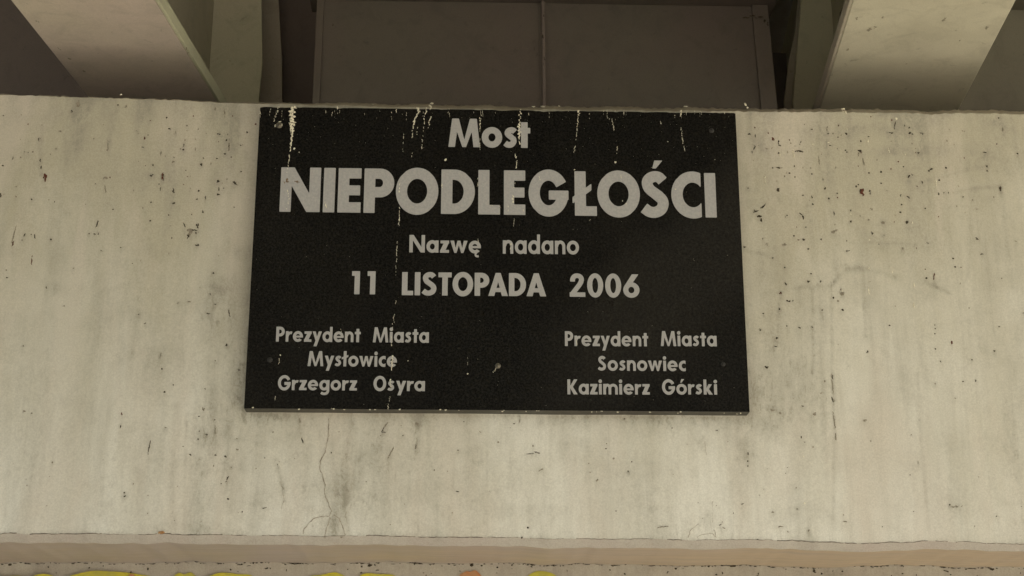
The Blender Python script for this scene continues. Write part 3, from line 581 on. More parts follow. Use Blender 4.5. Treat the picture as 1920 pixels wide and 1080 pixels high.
def make_glyph(ch, w):
    xh = 0.70; v = w*0.92
    if ch in 'IN' or ch in 'ELPDTKM':
        pass
    if ch == 'I': return Glyph(w).rect(0,0,w,1)
    if ch == 'N': W = .90; return Glyph(W).rect(0,0,w,1).rect(W-w,0,W,1).p((0,1),(w*1.2,1),(W,0),(W-w*1.2,0))
    if ch == 'E': W = .52; return Glyph(W).rect(0,0,w,1).rect(0,0,W,v).rect(0,.5-v*.48,W-.02,.5+v*.48).rect(0,1-v,W,1)
    if ch in 'LŁ':
        W = .49 if w > .23 else .46; g = Glyph(W).rect(0,0,w,1).rect(0,0,W,v*.92)
        if ch == 'Ł': g.p((-.05,.27),(-.05,.415),(.375,.72),(.375,.575))
        return g
    if ch == 'P':
        W = .68 if w > .23 else .60; r = .325; cx = W-r
        g = Glyph(W); g.rect(0.01,.35,cx+.01,1).add(np.maximum(g._ell(cx,.675,r,.325), cx-g.X))
        g.d = np.maximum(g.d, -np.minimum(g._poly([(w,.35+v),(cx,.35+v),(cx,1-v),(w,1-v)]), np.maximum(g._ell(cx-.01,.675,r-w*.98,.325-v), cx-.02-g.X)))
        return g.rect(0,0,w,1)
    if ch == 'D':
        W = .75 if w > .23 else .70; rx = W*.62; cx = W-rx
        g = Glyph(W); g.rect(0,0,cx+.01,1).add(np.maximum(g._ell(cx,.5,rx,.5), cx-g.X))
        g.d = np.maximum(g.d, -np.minimum(g._poly([(w,v),(cx,v),(cx,1-v),(w,1-v)]), np.maximum(g._ell(cx,.5,rx-w,.5-v), cx-.01-g.X)))
        return g
    if ch == 'O': W = .95 if w > .23 else .84; return Glyph(W).ring(W/2,.5,W/2,.53,w,w)
    if ch == 'C': W = .655; return Glyph(W).ring(.475,.5,.475,.53,w,w,[(-1,-1),(W,-1),(W,2),(-1,2)])
    if ch == 'G':
        r = .445; g = Glyph(.89).ring(r,.5,r,.53,w,w)
        g.cut((r,.555),(.60,.62),(.86,.77),(1.3,1.0),(1.3,.555))
        return g.add(np.maximum(g._poly([(.45,.35),(.89,.35),(.89,.555),(.45,.555)]), g._ell(r,.5,.50,.53)))
    if ch in 'SŚ':
        W = .615; k = w/.25; g = Glyph(W)
        g.stroke([(.495,.805),(.43,.875),(.345,.905),(.235,.880),(.158,.800),(.160,.690),(.215,.600),(.315,.525),(.410,.450),(.480,.360),(.487,.260),(.435,.160),(.310,.098),(.180,.112),(.062,.195)], w*.97)
        if ch == 'Ś': g.p((.27,1.09),(.35,1.09),(.50,1.27),(.32,1.27))
        return g
    if ch == 'A':
        W = .80; a = .245; t = .17
        g = Glyph(W).p((0,0),(a,0),(.5,1),(.30,1)).p((W,0),(W-a,0),(.30,1),(.50,1))
        g.rect(.17,.17,W-.17,.17+v*.85); return g
    if ch == 'T': W = .54; return Glyph(W).rect(0,1-v,W,1).rect(W/2-w/2,0,W/2+w/2,1)
    if ch == 'M':
        W = 1.11; g = Glyph(W)
        g.p((0,0),(w*.98,0),(.12+w,1),(.12,1)).p((W,0),(W-w*.98,0),(W-.12-w,1),(W-.12,1))
        g.p((.125,1),(.125+w,1),(W/2+.065,0),(W/2-.065,0)).p((W-.125,1),(W-.125-w,1),(W/2-.065,0),(W/2+.065,0)); return g
    if ch == 'K': W = .74; return Glyph(W).rect(0,0,w,1).p((w*.8,.50),(w+.26,1),(w+.50,1),(w*.8+.22,.50),(W-.03,.0),(W-.30,0))
    if ch == '1': return Glyph(.335).rect(.335-w,0,.335,1).p((0,.80),(.335-w+.01,.80),(.335-w+.01,1),(.0,1))
    if ch == '0': return Glyph(.65).ring(.325,.5,.325,.525,w*.97,w*.9)
    if ch == '2':
        return Glyph(.63).stroke([(.118,.66),(.125,.77),(.19,.88),(.30,.918),(.42,.88),(.48,.78),(.465,.66),(.40,.53),(.30,.39),(.17,.21),(.13,.15)], w*.92).rect(0,0,.63,w*.88).p((0,0),(0,.06),(.12,.22),(.3,.15),(.3,0))
    if ch == '6': return Glyph(.66).ring(.33,.315,.33,.335,w*.97,w*.9).p((.035,.43),(.365,1.0),(.63,1.0),(.30,.50),(.12,.38))
    # lower case
    R = xh/2+.012; O = .35
    if ch in 'oó':
        g = Glyph(.72).ring(.36,O,.36,R,w,w*.92)
        if ch == 'ó': g.p((.28,.80),(.37,.80),(.56,1.04),(.36,1.04))
        return g
    if ch in 'adg':
        W = .70; g = Glyph(W).ring(.34,O,.34,R,w,w*.92, [(-1,-1),(W-.02,-1),(W-.02,2),(-1,2)])
        if ch == 'a': return g.rect(W-w*.92,0,W,xh)
        if ch == 'd': return g.rect(W-w*.92,0,W,1.02)
        return g.rect(W-w*.92,-.03,W,xh).stroke([(W-w*.46,.04),(W-w*.46,-.06),(.54,-.19),(.40,-.245),(.25,-.235),(.14,-.165)], w*.88)
    if ch in 'eę':
        g = Glyph(.71).ring(.355,O,.355,R,w,w*.9)
        g.cut((.40,.29),(1,.29),(1,.06),(.62,.135),(.46,.22)); g.rect(.10,.285,.708,.285+w*.60); 
        g.d = np.maximum(g.d, g._ell(.355,O,.36,R+.005))
        if ch == 'ę': g.stroke([(.45,.03),(.40,-.06),(.42,-.15),(.50,-.185),(.58,-.17)], w*.55)
        return g
    if ch == 'c': return Glyph(.49).ring(.36,O,.36,R,w,w*.92,[(-1,-1),(.48,-1),(.48,2),(-1,2)]).cut((.36,O),(.60,O+.17),(.60,O-.17))
    if ch in 'nmr':
        ww = w*.95
        def arch(g, x1, x2):
            cx, rx = (x1+x2)/2, (x2-x1)/2
            g.ring(cx,.40,rx,.315,ww,ww*.92,[(x1,.40),(x2+.1,.40),(x2+.1,2),(x1,2)]).rect(x2-ww,0,x2,.405)
        if ch == 'n': g = Glyph(.62).rect(0,0,ww,xh); arch(g, .03, .62); return g
        if ch == 'm': g = Glyph(1.02).rect(0,0,ww,xh); arch(g, .03, .56); arch(g, .56-ww, 1.02); return g
        return Glyph(.42).rect(0,0,ww,xh).stroke([(ww*.55,.36),(.17,.50),(.26,.58),(.37,.60),(.43,.585)], ww*.9)
    if ch == 's': return Glyph(.47).stroke([(.385,.555),(.33,.605),(.255,.618),(.165,.585),(.125,.515),(.165,.440),(.25,.380),(.325,.310),(.345,.215),(.285,.125),(.20,.095),(.12,.105),(.045,.160)], w*.86)
    if ch == 't': W = .42; return Glyph(W).rect(W*.5-w*.5,0,W*.5+w*.5,.90).rect(0,xh-w*.80,W,xh)
    if ch in 'i': return Glyph(w*1.12).rect(w*.06,0,w*1.06,xh).add(Glyph(w*1.12)._ell(w*.56,.885,w*.60,w*.60))
    if ch == 'l': return Glyph(w).rect(0,0,w,1.02)
    if ch == 'ł': return Glyph(w*1.5).rect(w*.25,0,w*1.25,1.02).p((-.08,.47),(-.08,.60),(w*1.5+.08,.76),(w*1.5+.08,.63))
    if ch == 'k': W = .62; return Glyph(W).rect(0,0,w,1.02).p((w*.8,.34),(w+.14,.70),(w+.38,.70),(w*.8+.20,.37),(W,.0),(W-.26,0))
    if ch == 'w':
        W = 1.0; q = w*1.08
        return Glyph(W).p((0,xh),(q,xh),(.365,0),(.235,0)).p((.235,0),(.365,0),(.50+q*.38,xh),(.50-q*.38,xh)).p((W,xh),(W-q,xh),(W-.365,0),(W-.235,0)).p((W-.235,0),(W-.365,0),(.50-q*.38,xh),(.50+q*.38,xh))
    if ch == 'y': W = .66; q = w*1.08; return Glyph(W).p((0,xh),(q,xh),(.40,.10),(.27,-.02)).p((W,xh),(W-q,xh),(.10,-.30),(.10+q*.98,-.30))
    if ch == 'z': W = .52; v = w*.80; return Glyph(W).rect(.02,xh-v,W,xh).rect(0,0,W,v).p((0,0),(0,v*.6),(W-.28,xh-v*.5),(W,xh),(W,xh-v*.6),(.28,v*.5))
    raise ValueError(ch)

def contour(g):
    """marching squares over the distance field -> closed loops"""
    D = g.d; X, Y = g.x, g.y; r, c = D.shape; segs = {}
    ins = D < 0
    def ix(i, j, i2, j2):
        a, b = D[i, j], D[i2, j2]; t = a/(a-b)
        return (X[j]+(X[j2]-X[j])*t, Y[i]+(Y[i2]-Y[i])*t)
    cell = ins[:-1,:-1].astype(int)+2*ins[:-1,1:]+4*ins[1:,1:]+8*ins[1:,:-1]
    tab = {1:[(3,0)],2:[(0,1)],3:[(3,1)],4:[(1,2)],5:[(3,2),(1,0)],6:[(0,2)],7:[(3,2)],8:[(2,3)],9:[(2,0)],10:[(0,3),(2,1)],11:[(2,1)],12:[(1,3)],13:[(1,0)],14:[(0,3)]}
    P = {}
    for i, j in zip(*np.nonzero((cell > 0) & (cell < 15))):
        i, j = int(i), int(j)
        ed = {0:(i,j,i,j+1), 1:(i,j+1,i+1,j+1), 2:(i+1,j,i+1,j+1), 3:(i,j,i+1,j)}
        for a, b in tab[int(cell[i, j])]:
            ka, kb = ed[a], ed[b]
            if ka not in P: P[ka] = ix(*ka)
            if kb not in P: P[kb] = ix(*kb)
            segs[ka] = kb
    loops = []
    while segs:
        k, nx = segs.popitem(); L = [P[k]]; start = k
        while nx != start and nx in segs:
            L.append(P[nx]); nx = segs.pop(nx)
        # drop the points that lie on a straight run
        out = []
        for q in range(len(L)):
            a, b, c2 = L[q-1], L[q], L[(q+1) % len(L)]
            if abs((b[0]-a[0])*(c2[1]-a[1])-(b[1]-a[1])*(c2[0]-a[0])) > 2e-6: out.append(b)
        if len(out) > 3: loops.append(out)
    return loops
meshes = {}
def glyph_mesh(ch, w):
    key = (ch, w)
    if key in meshes: return meshes[key]
    g = make_glyph(ch, w)
    cu = bpy.data.curves.new('letter', 'CURVE'); cu.dimensions = '2D'; cu.fill_mode = 'BOTH'; cu.extrude = 0.006
    for L in contour(g):
        sp = cu.splines.new('POLY'); sp.points.add(len(L)-1); sp.use_cyclic_u = True
        for i, (x, y) in enumerate(L): sp.points[i].co = (x, y, 0, 1)
    ob = bpy.data.objects.new('letter', cu); S.collection.objects.link(ob)
    dg = bpy.context.evaluated_depsgraph_get(); dg.update()
    me = bpy.data.meshes.new_from_object(ob.evaluated_get(dg)); me.name = 'letter'
    bpy.data.objects.remove(ob); me.materials.clear(); me.materials.append(M['letter'])
    meshes[key] = (me, g.W); return meshes[key]
def put(ch, w, x0, x1, ybase, capz):
    """one letter between two places of the plaque plane (metres)"""
    me, W = glyph_mesh(ch, w)
    o = link(bpy.data.objects.new('letter', me)); o.parent = plq
    o.rotation_euler = (math.pi/2, 0, 0)
    if o is not None:
        o.scale = ((x1-x0)/W, capz, 0.10); o.location = (x0, -0.0008, ybase)
    return o
def pp(x, y): p = on_y(x, y, 0.0); return p.x, p.z
def word(txt, x0, x1, ybl, ybr, cap_px, w, gap=0.09, gaps=None):
    a, za = pp(x0, ybl); b, zb_ = pp(x1, ybr); cap = pp(x0, ybl-cap_px)[1]-za
    ws = [glyph_mesh(c, w)[1] for c in txt]
    kern = {'ow':-.04,'wi':-.02,'zy':-.02,'yd':-.03,'ys':-.03,'yr':-.03,'PA':-.10,'TO':-.02,'LI':.0,'AD':-.02,'DA':-.04,'Ka':-.04,'zw':-.02,'wę':-.02,'ra':-.02,'az':0,'ta':-.03,'st':-.02,'ŁO':-.02,'LE':0}
    gp = [gap+kern.get(txt[i:i+2], 0) for i in range(len(txt)-1)]
    tot = sum(ws)+sum(gp); k = (b-a)/tot; x = 0
    for i, c in enumerate(txt):
        xa = a+x*k; xb = xa+ws[i]*k; t = x/tot
        put(c, w, xa, xb, za+(zb_-za)*t, cap); x += ws[i]+(gp[i] if i < len(gp) else 0)
# headline, each letter between its own edges
def head(ch, xa, xb, x_over=0):
    yb = 397.5 + (xa-560)*(408.0-397.5)/(1335-560)
    a, za = pp(xa, yb); b, _ = pp(xb, yb); cap = pp(xa, yb-83)[1]-za
    put(ch, .25, a, b, za, cap)
for c, xa, xb in [('N',523.8,599.3),('I',605,626.7),('E',632.4,675.7),('P',681.4,738),('O',741.3,821.3),('D',826.7,890),('L',896.5,937.6),('E',944.7,985),
                  ('G',991.2,1066.3),('Ł',1078,1119.3),('O',1120.6,1200.7),('Ś',1202.6,1254.6),('C',1260,1316),('I',1323,1344)]: head(c, xa, xb)
word('Most', 840.7, 994.3, 275.5, 277.5, 53, .235, gap=.06)
word('Nazwę', 767.3, 901.7, 473.3, 475, 32.5, .20); word('nadano', 942.7, 1085.7, 475.7, 477, 35.5, .185)
word('11', 659, 703.3, 551.7, 552, 43, .22, gap=.32); word('LISTOPADA', 753.3, 1024, 553.5, 555.8, 43, .225, gap=.06); word('2006', 1068.3, 1199.3, 556.5, 557.7, 43, .215, gap=.08)
word('Prezydent', 517.3, 676, 640.5, 641.8, 27.7, .20); word('Miasta', 699, 804, 642, 643, 28, .20)
word('Mysłowice', 576.7, 744, 686.5, 688, 28, .20); word('Grzegorz', 520.7, 669, 731.3, 732.3, 27, .20); word('Osyra', 700, 796.7, 732.7, 733.7, 27, .20)
word('Prezydent', 1059.3, 1215.7, 648.8, 649.5, 27.5, .20); word('Miasta', 1239, 1344, 649, 649.5, 28, .20)
word('Sosnowiec', 1120.7, 1286, 695, 696, 27.5, .20); word('Kazimierz', 1064, 1218.3, 739.5, 740, 28, .20); word('Górski', 1241.7, 1345, 739.5, 740, 27.5, .20)

# fixing bolts: dome head on a washer
def bolt(px, py, r, dark=False):
    c = Vector((*pp(px, py), 0)); c = Vector((c.x, -0.0002, c.y)); V, Fc = [], []; n = 18
    prof = [(1.0,0),(1.0,.12),(.92,.22),(.66,.24),(.64,.45),(.5,.62),(.28,.70)]
    for rr, h in prof:
        for i in range(n):
            a = 2*math.pi*i/n; V.append(c+Vector((math.cos(a)*r*rr, -h*r*.8, math.sin(a)*r*rr)))
    V.append(c+Vector((0,-.72*r*.8,0)))
    for k in range(len(prof)-1):
        for i in range(n): Fc.append((k*n+i, k*n+(i+1) % n, (k+1)*n+(i+1) % n, (k+1)*n+i))
    m = (len(prof)-1)*n
    for i in range(n): Fc.append((m+i, m+(i+1) % n, len(V)-1))
    mesh_obj('bolt', V, Fc, plain('blackened_bolt_steel', (0.008,0.008,0.007), (0.045,0.043,0.037), 500, 0.6) if dark else M['bolt'], plq, smooth=True)
bolt(523.5, 235, 0.0068); bolt(933.5, 686, 0.0056); bolt(506, 675, 0.0055, True); bolt(1334, 245, 0.0055, True); bolt(1356, 683, 0.0045, True)

# bird droppings: runs of pale flakes down the plaque
V, Fc = [], []
def drop(px, py, hw, hh, rot=0.0, th=0.0012):
    x, z = pp(px, py); flake(V, Fc, Vector((x, -0.0018, z)), hw/905, hh/905, rot, 7, nF, uX, uZ, thick=th, rough=.45)
def run(pts, w0, w1, dens=.8, scat=.5):
    P = wiggle(pts, 2.0, .35); n = len(P)
    for i, (x, y) in enumerate(P):
        if random.random() > dens: continue
        w_ = w0+(w1-w0)*i/n; w_ *= random.uniform(.45, 1.15)
        drop(x+random.gauss(0, scat*w_*.8), y, w_*.55, random.uniform(1.0, 2.2), random.uniform(-.25,.25))
run([(548,201),(546,215),(547,232),(549,245)], 6.0, 5.2, 1, .6); run([(547,201),(547,240)], 4, 4, 1, .5); run([(551,201),(549,228),(550,246)], 3.6, 3, .9, .6); run([(543,210),(545,240),(546,252)], 2, 2, .8)
run([(549,246),(547,262),(545,278)], 3.6, 2.6, 1, .3); run([(545,278),(543,292),(542,303)], 2.6, 1.6, .8, .3); run([(542,300),(539,318),(536,332)],1.3,.8,.35)
run([(522,201),(520,210),(516,218),(514,228)], 2.2, 1.4, .7); run([(508,206),(506,216)], 1.3, 1, .5); run([(540,358),(541,370)],3,2.4,.8); run([(542,374),(538,392)], 1.2, 1, .4)
drop(552,279,1.6,2.6); drop(561,286,1.2,1); drop(516,236,1.2,3); drop(524,229,3,.9,.2); drop(529,234,.8,2.2)
run([(782,202),(784,212),(778,222),(775,240),(773,258)], 3.2, 1.6, .85, .5); run([(785,204),(785,216)], 3.2, 2, .8); run([(800,203),(797,214),(795,225)], 2.4, 1.4, .7)
run([(796,228),(793,250),(791,280)], 1.2, 1.2, .55, .2); run([(783,240),(781,262)], 1.1, .8, .5); run([(757,250),(756,268)], 1, .7, .55); run([(755,276),(755,292)], .9, .8, .4)
run([(808,220),(804,230),(803,240)], 1.8, 1.2, .7); run([(743,204),(744,217)], 2.0, 1.5, .8); run([(773,285),(772,298)],.8,.7,.3); run([(810,201),(806,206)],3.4,2.4,1)
run([(632,201),(633,207)], 2.6, 1.4, .9); run([(842,203),(842,216)], 1.2, .8, .6); run([(901,208),(901,216),(901,232)], 1.2, 2.2, .75); run([(901,232),(900,248)], 1.8, 1, .8); run([(900,262),(900,281)], .8, .9, .8, .2)
run([(976,206),(975,218),(974,228)], 3.2, 2.2, .7); run([(975,228),(973,238),(974,252)], 3.0, 4.0, .9, .5); run([(974,252),(973,270)], 2.4, 1.4, .7); run([(966,290),(969,302),(968,318)], 1.6, 2.4, .75, .3)
run([(965,340),(964,352)], 1.8, 1.4, .6); run([(963,368),(961,380)], 2.6, 2.2, .7); run([(953,388),(953,398)], 1.6, 1.6, .5); run([(980,390),(982,398)], 1.2, 1, .5); run([(964,410),(963,424)], 1.1, .8, .7, .2)
run([(1085,208),(1085,216)], 3.4, 2.2, 1); run([(1084,216),(1082,240),(1080,262)], 1.4, 1.2, .75, .25); run([(1078,276),(1076,286)], 1.4, 1.0, .7); drop(1077,319,1.6,1.4)
run([(1147,224),(1150,236),(1151,246)], 1.4, 1.4, .75, .2); run([(1157,276),(1156,288)], 1.3, 1, .75); drop(1153.5,305,1.7,2.4,-.3); run([(1276,209),(1276,218)], 3.6, 1.6, 1); run([(1277,240),(1279,260),(1284,285)], 1.2, 1.3, .7, .25)
run([(1106,410),(1106,414)],1.0,.8,.8); drop(835,300,2.2,3.6,-.4); run([(1238,229),(1239,232)],2,1.6,1); drop(1252,266,.9,1); run([(1169,212),(1170,216)],1.6,1.2,.8)
run([(1140,222),(1146,226)],1,.8,.6); run([(749,390),(749,404),(748,424)], 1.4, 1.2, .8, .2); drop(748.5,413,1.4,2.2); run([(745,452),(744,480)], 1.1, 1.2, .8, .25); run([(744,486),(742,516)], .9, .9, .55, .2)
run([(743,562),(741,572)],.9,.8,.5); run([(741,586),(738,596),(739,604)], 1.2, 1.0, .7); run([(736,608),(736,614)],.8,.8,.5); run([(734,632),(734,648)], .8, 1.1, .6, .2); run([(735,668),(735,680),(734,694)], 2.2, 2.0, .9, .4)
run([(733,712),(732,726)], 2.2, 1.6, .8); run([(732,738),(730,752)], 1.0, .8, .6); run([(728,756),(728,769)], 1, 1, .5); run([(896,449),(898,455)],1.6,1,.8); run([(957,458),(956,470)],1.8,1.6,.8); drop(526,666.5,1.5,1.3)
run([(524,674),(523,682)],1,.8,.7); run([(517,740),(516,750)],.9,.8,.6); drop(765,677,1,1); drop(877,701,1.2,1.6); run([(877,664),(877,692)],.6,.6,.3,.1); run([(930,692),(925,698)],1,.7,.8)
run([(636,610),(640,622)],1,.8,.4); run([(1081,640),(1081,648)],1.5,1.2,.8); drop(1340,300,.8,.7); run([(1163,375),(1176,384)],1.6,1.4,.6); drop(1266,355,1.4,1.5); run([(610,380),(613,392)],1.6,1.2,.7)
run([(749,345),(748,360)],2,1.5,.4); run([(829,340),(829,365)],1.4,1.2,.4); run([(1011,333),(1013,340)],1,1,.4); run([(1164,330),(1165,340)],1.4,1.2,.5); run([(895,335),(895,350)],1.4,1,.5); run([(920,386),(938,387)],1.6,1.2,.5)
for _ in range(260):                                    # fine dust grains
    px = random.uniform(470,1395); py = random.choice([random.uniform(212,765), 212+abs(random.gauss(0,50))])
    if random.random() < .2: run([(px, 209),(px+random.uniform(-1,1), 209+random.uniform(3,18))], random.uniform(.5,1.4), .4, .3)
    else: drop(px, py, random.uniform(.15,.36), random.uniform(.2,.5), th=.0004)
for _ in range(26):                                     # drips caught on the lower edge
    px = random.uniform(462,1400); x, z = pp(px, 766+(px-460)*.0105); flake(V, Fc, Vector((x, -0.0012, z+random.uniform(-.001,.002))), random.uniform(.0006,.003), random.uniform(.0005,.0016), 0, 7, nF, uX, uZ)
o = mesh_obj('droppings', V, Fc, M['white'], plq); o['kind'] = 'stuff'
V, Fc = [], []                                          # brown crust on the first letter of the headline
for px, py, a, b in [(537,336,3,3.6),(539,340,2,2.4),(535,342,1.6,1.8),(556,341,3,1.6),(560,343,1.4,1),(937,388,1.2,2)]:
    for _ in range(4): drop(px+random.gauss(0,1.2), py+random.gauss(0,1.2), a*.5, b*.5)
o = mesh_obj('brown_crust', V, Fc, plain('brown_crust', (0.10,0.06,0.03), (0.25,0.17,0.09), 300), plq); o['kind'] = 'stuff'

# small white scraps lying on the ledge
V, Fc = [], []
for px, py, hw, hh, rot in [(1396,199,2.2,5.2,.35),(1400,204,2,2.6,.2),(1579,207,4.5,1.6,.2),(1584,212,1.6,5,.4),(1000,203,3.5,1.6,0),(1018,203,5,2,0),(1284,202,3,1.6,.3),(1048,202,2,1.4,0),(809,197,3.4,2.4,0),(806,201,2.8,2.4,.3),(228,180,3,1.4,0),(700,199,2,1,0)]:
    p = on_y(px, py, YW+0.004); p.y = YW-0.004
    for _ in range(3): flake(V, Fc, p+Vector((random.gauss(0,hw*.25)/900, 0, random.gauss(0,hh*.25)/900)), hw*.7/900, hh*.7/900, rot, 8, nF, uX, uZ, thick=.003)
o = mesh_obj('ledge_scraps', V, Fc, M['white'], abut); o['kind'] = 'stuff'

# ------------------------------------------------------------------ steelwork above the ledge
ZF = Z_TOP + 0.155                           # underside of the bottom flanges
vp = ray(1160, 1440); DIR = Vector((vp.x, vp.y, 0)).normalized()     # the skewed line of the bridge girders
Y_B = 0.87
def along(p, Y): return p + DIR*((Y-p.y)/DIR.y)
def girder(name, label, el, er, mat, web_px, stf, inner, group):
    """el, er: left and right edge of the flange at the top of the frame; web_px: web / stiffener corner"""
    t = thing(name, label, 'girder', group)
    a, b = on_z(el, 0, ZF), on_z(er, 0, ZF)
    q = [along(a, -14), along(b, -14), along(b, 2.4), along(a, 2.4)]
    solid('bottom_flange', [(q, (0,0,0.022))], mat, t, 0.002)
    # rolled edge bar along the side that faces the middle
    e0 = (b if inner > 0 else a)+Vector((0,0,0.0)); s = 1 if inner > 0 else -1
    e1, e2 = along(e0, -14), along(e0, 2.4); sx = Vector((s*0.0005,0,0)); so_ = Vector((s*0.0075,0,0))
    solid('edge_bar', [([e1+sx, e1+so_, e2+so_, e2+sx], (0,0,0.030))], M['edge'] if inner > 0 else M['drab'], t, 0.0015)
    # web
    wc = on_y(web_px, 60, Y_B); wx = wc.x
    w0 = Vector((wx, Y_B, ZF+0.022)); th = Vector((0.012, 0, 0)) * (1 if inner > 0 else -1)
    p0, p1 = along(w0, -14), along(w0, 2.4)
    solid('web', [([p0, p1, p1-th, p0-th], (0,0,0.95))], M['olive'], t)
    solid('weld_seam', [([p0+Vector((0,0,0)), p0+th*.9, p1+th*.9, p1], (0,0,0.008))], M['edge'], t)
    for k, (Y, pts, m) in enumerate(stf):
        P = [on_y(x, y, Y) for x, y in pts]
        zlow = ZF+0.0225; ztop = ZF+0.95
        # outer free edge follows the photo, then runs straight up and down
        P = [Vector((P[0].x, Y, zlow))] + [p for p in P] + [Vector((P[-1].x, Y, ztop))]
        wxk = along(w0, Y).x + (th.x*1.0)*0.05
        poly = P + [Vector((wxk, Y, ztop)), Vector((wxk, Y, zlow))]
        solid('stiffener', [(poly, (0, 0.014, 0))], m, t, 0.0008)
    return t, w0
gl, wl = girder('steel_girder', 'pinkish cream steel girder crossing above the left end of the concrete ledge', 20, 290, M['flange_l'], 397,
       [(Y_B, [(485,190),(492,118),(491,60),(489.5,-10)], M['olive']), (Y_B+0.20, [(529,190),(528,110),(523,20),(521,-10)], M['drab'])], 1, 'bridge girders above the ledge')
gr, wr = girder('steel_girder', 'pale yellowish cream steel girder crossing above the right end of the concrete ledge', 1600, 1905, M['flange_r'], 1563,
       [(Y_B, [(1487,190),(1492,130),(1498,60),(1503,-10)], M['olive']), (Y_B+0.16, [(1471,190),(1480,110),(1491,60),(1497,-10)], M['drab'])], -1, 'bridge girders above the ledge')
def steel_marks(parent, items, plane, val, name, mat):
    V, Fc = [], []
    for x, y, hw, hh, rot in items:
        p = on_z(x, y, ZF-0.0006) if plane == 'z' else on_y(x, y, val)
        nr, vv = (Vector((0,0,-1)), Vector((0,1,0))) if plane == 'z' else (nF, uZ)
        sc = (p-CAM).length/F_PX; st_ = 2.4 if plane == 'z' else 1.0
        for _ in range(int(2+max(hw,hh)*.8)):
            q = p + uX*random.gauss(0,.4)*hw*sc + vv*random.gauss(0,.4)*hh*sc*st_
            flake(V, Fc, q, max(.5,hw*.45)*sc, max(.5,hh*.45)*sc*st_, rot, 8, nr, uX, vv, thick=.0005, rough=.5)
    o = mesh_obj(name, V, Fc, mat, parent); o['kind'] = 'stuff'
smear_mat = plain('grey_grease_smear', (0.24,0.22,0.165), (0.36,0.34,0.26), 120, 0.8)
steel_marks(gr, [(1631,55,5,3,.3),(1640,52,3,2,.2),(1590,93,4,3,0),(1606,35,3,2,0),(1770,37,4,4,0),(1850,53,3,3,0),(1655,33,3,2,0),(1800,76,2,2,0),(1700,120,2,1,0),(1580,60,1.5,2,0),(1560,140,2,2,0)], 'z', 0, 'grime_marks', smear_mat)
steel_marks(gl, [(158,134,4,2,0),(110,90,2,2,0),(350,93,2,3,.5),(352,99,2,3,.5),(70,40,2,2,0),(210,60,1.5,1.5,0),(130,110,4,2,.4)], 'z', 0, 'grime_marks', smear_mat)
# outer half of each girder's end stiffener
for t, w0, sgn in ((gl, wl, -1), (gr, wr, 1)):
    for Y in (Y_B,):
        p = along(w0, Y)
        x0 = p.x+sgn*0.0125; x1 = p.x+sgn*0.155
        solid('stiffener', [([(x0,Y,ZF+.0225),(x1,Y,ZF+.0225),(x1,Y,ZF+.95),(x0,Y,ZF+.95)], (0,0.014,0))], M['olive'], t, 0.0008)

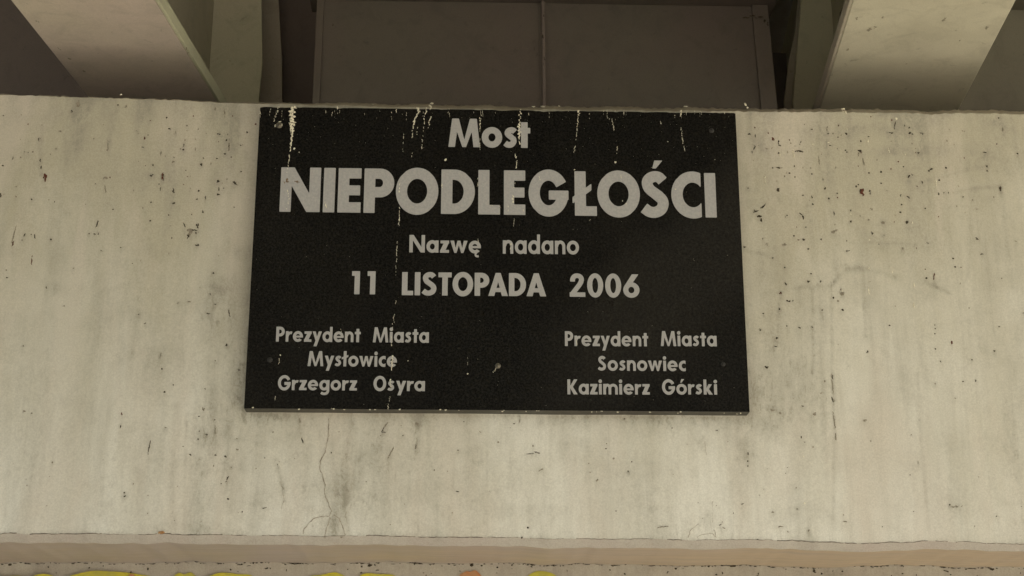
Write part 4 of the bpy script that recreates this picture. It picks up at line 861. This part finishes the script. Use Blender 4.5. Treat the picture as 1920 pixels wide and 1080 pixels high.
# middle cross beam: plate, edge bars, rib, top flange
def cross_beam(label, Y, xl, xr, ytop, rib=None, bars=True, mat='brown', side=0.0):
    t = thing('cross_beam', label, 'beam', 'cross beams behind the ledge')
    A = on_y(xl[0], 0, Y); B = on_y(xl[1], 195, Y); C = on_y(xr[0], 0, Y); D = on_y(xr[1], 200, Y)
    def lx(p, q, z): return p.x+(q.x-p.x)*(z-p.z)/(q.z-p.z)
    z0 = Z_TOP-0.02+0.035; z1 = on_y((xl[0]+xr[0])/2, ytop, Y).z
    P = [Vector((lx(A,B,z0),Y,z0)), Vector((lx(C,D,z0),Y,z0)), Vector((lx(C,D,z1),Y,z1)), Vector((lx(A,B,z1),Y,z1))]
    solid('web_plate', [(P, (0,0.012,0))], M[mat], t, 0.0008)
    dz = Vector((0,0,1))
    if bars:
        for s, (lo, hi) in ((1, (P[0], P[3])), (-1, (P[1], P[2]))):
            wd = 0.016 if s > 0 else 0.038
            q = [lo+Vector((-0.001*s,-0.010,0)), lo+Vector((s*wd,-0.010,0)), hi+Vector((s*wd,-0.010,0)), hi+Vector((-0.001*s,-0.010,0))]
            solid('edge_bar', [(q, (0,0.0095,0))], M[mat], t, 0.0015)
    if side:
        for s, (lo, hi) in ((1, (P[0], P[3])), (-1, (P[1], P[2]))):
            q = [lo+Vector((0,0.0125,0)), hi+Vector((0,0.0125,0)), hi+Vector((0,side,0)), lo+Vector((0,side,0))]
            solid('side_plate', [(q, (s*0.012,0,0))], M[mat], t)
    if rib:
        r0, r1 = on_y(rib[0], 0, Y-0.012), on_y(rib[1], 200, Y-0.012)
        q = [Vector((lx(r0,r1,z0)-.0035,Y-.0005,z0)), Vector((lx(r0,r1,z0)+.0035,Y-.0005,z0)), Vector((lx(r0,r1,z1)+.0035,Y-.0005,z1)), Vector((lx(r0,r1,z1)-.0035,Y-.0005,z1))]
        solid('rib', [(q, (0,-0.012,0))], M['brown_l'], t, 0.001)
        for s in (-1,1): solid('weld_seam', [([p+Vector((s*.0036 if i in (0,3) else s*.0085,0,0)) for i, p in enumerate([(q[0]+q[1])/2,(q[0]+q[1])/2,(q[2]+q[3])/2,(q[2]+q[3])/2])], (0,-0.004,0))], M['brown'], t)
    f0 = P[3]+Vector((-.02,-.055,0.0005)); f1 = P[2]+Vector((.02,-.055,0.0005))
    solid('top_flange', [([f0, f1, f1+Vector((0,.12,0)), f0+Vector((0,.12,0))], (0,0,0.016))], M[mat], t, 0.001)
    return t, P
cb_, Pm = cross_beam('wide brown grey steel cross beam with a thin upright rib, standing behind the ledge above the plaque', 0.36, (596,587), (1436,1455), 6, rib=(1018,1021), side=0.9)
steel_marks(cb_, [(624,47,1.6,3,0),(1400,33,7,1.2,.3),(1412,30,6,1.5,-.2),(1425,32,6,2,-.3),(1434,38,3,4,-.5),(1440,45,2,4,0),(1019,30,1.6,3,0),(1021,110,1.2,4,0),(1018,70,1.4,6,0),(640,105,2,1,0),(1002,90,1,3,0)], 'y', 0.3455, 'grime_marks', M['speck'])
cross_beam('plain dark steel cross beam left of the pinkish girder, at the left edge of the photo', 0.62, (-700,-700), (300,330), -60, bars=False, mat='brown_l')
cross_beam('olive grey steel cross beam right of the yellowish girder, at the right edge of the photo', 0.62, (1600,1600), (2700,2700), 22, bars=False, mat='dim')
# plates that close the gaps behind the middle beam
dia = thing('back_diaphragm', 'dark steel diaphragm plate seen in the narrow gaps beside the middle cross beam', 'steel plate')
L0 = on_y(505, 100, 1.25).x; L1 = on_y(640, 100, 1.25).x
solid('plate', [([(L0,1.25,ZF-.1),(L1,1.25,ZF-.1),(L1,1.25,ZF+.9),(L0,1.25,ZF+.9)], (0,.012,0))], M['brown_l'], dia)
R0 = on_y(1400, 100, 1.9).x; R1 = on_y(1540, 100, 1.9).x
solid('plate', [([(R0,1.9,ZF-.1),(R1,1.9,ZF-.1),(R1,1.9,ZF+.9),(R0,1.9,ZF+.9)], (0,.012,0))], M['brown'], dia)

# deck over it all and the back wall of the abutment
deck = thing('bridge_deck', 'dark concrete bridge deck carried by the steel girders above the plaque wall', 'bridge deck')
zd = ZF+0.975
solid('slab', [box(-5.2, 4.5, -14, 3.2, zd, zd+0.35)], M['deck'], deck)
solid('back_wall', [box(-5.0, 4.4, 2.65, 3.1, GZ-0.1, zd-0.003)], M['deck'], abut)

print('objects', len(S.objects), 'tris', sum(len(o.data.polygons)*2 for o in S.objects if o.type == 'MESH'))
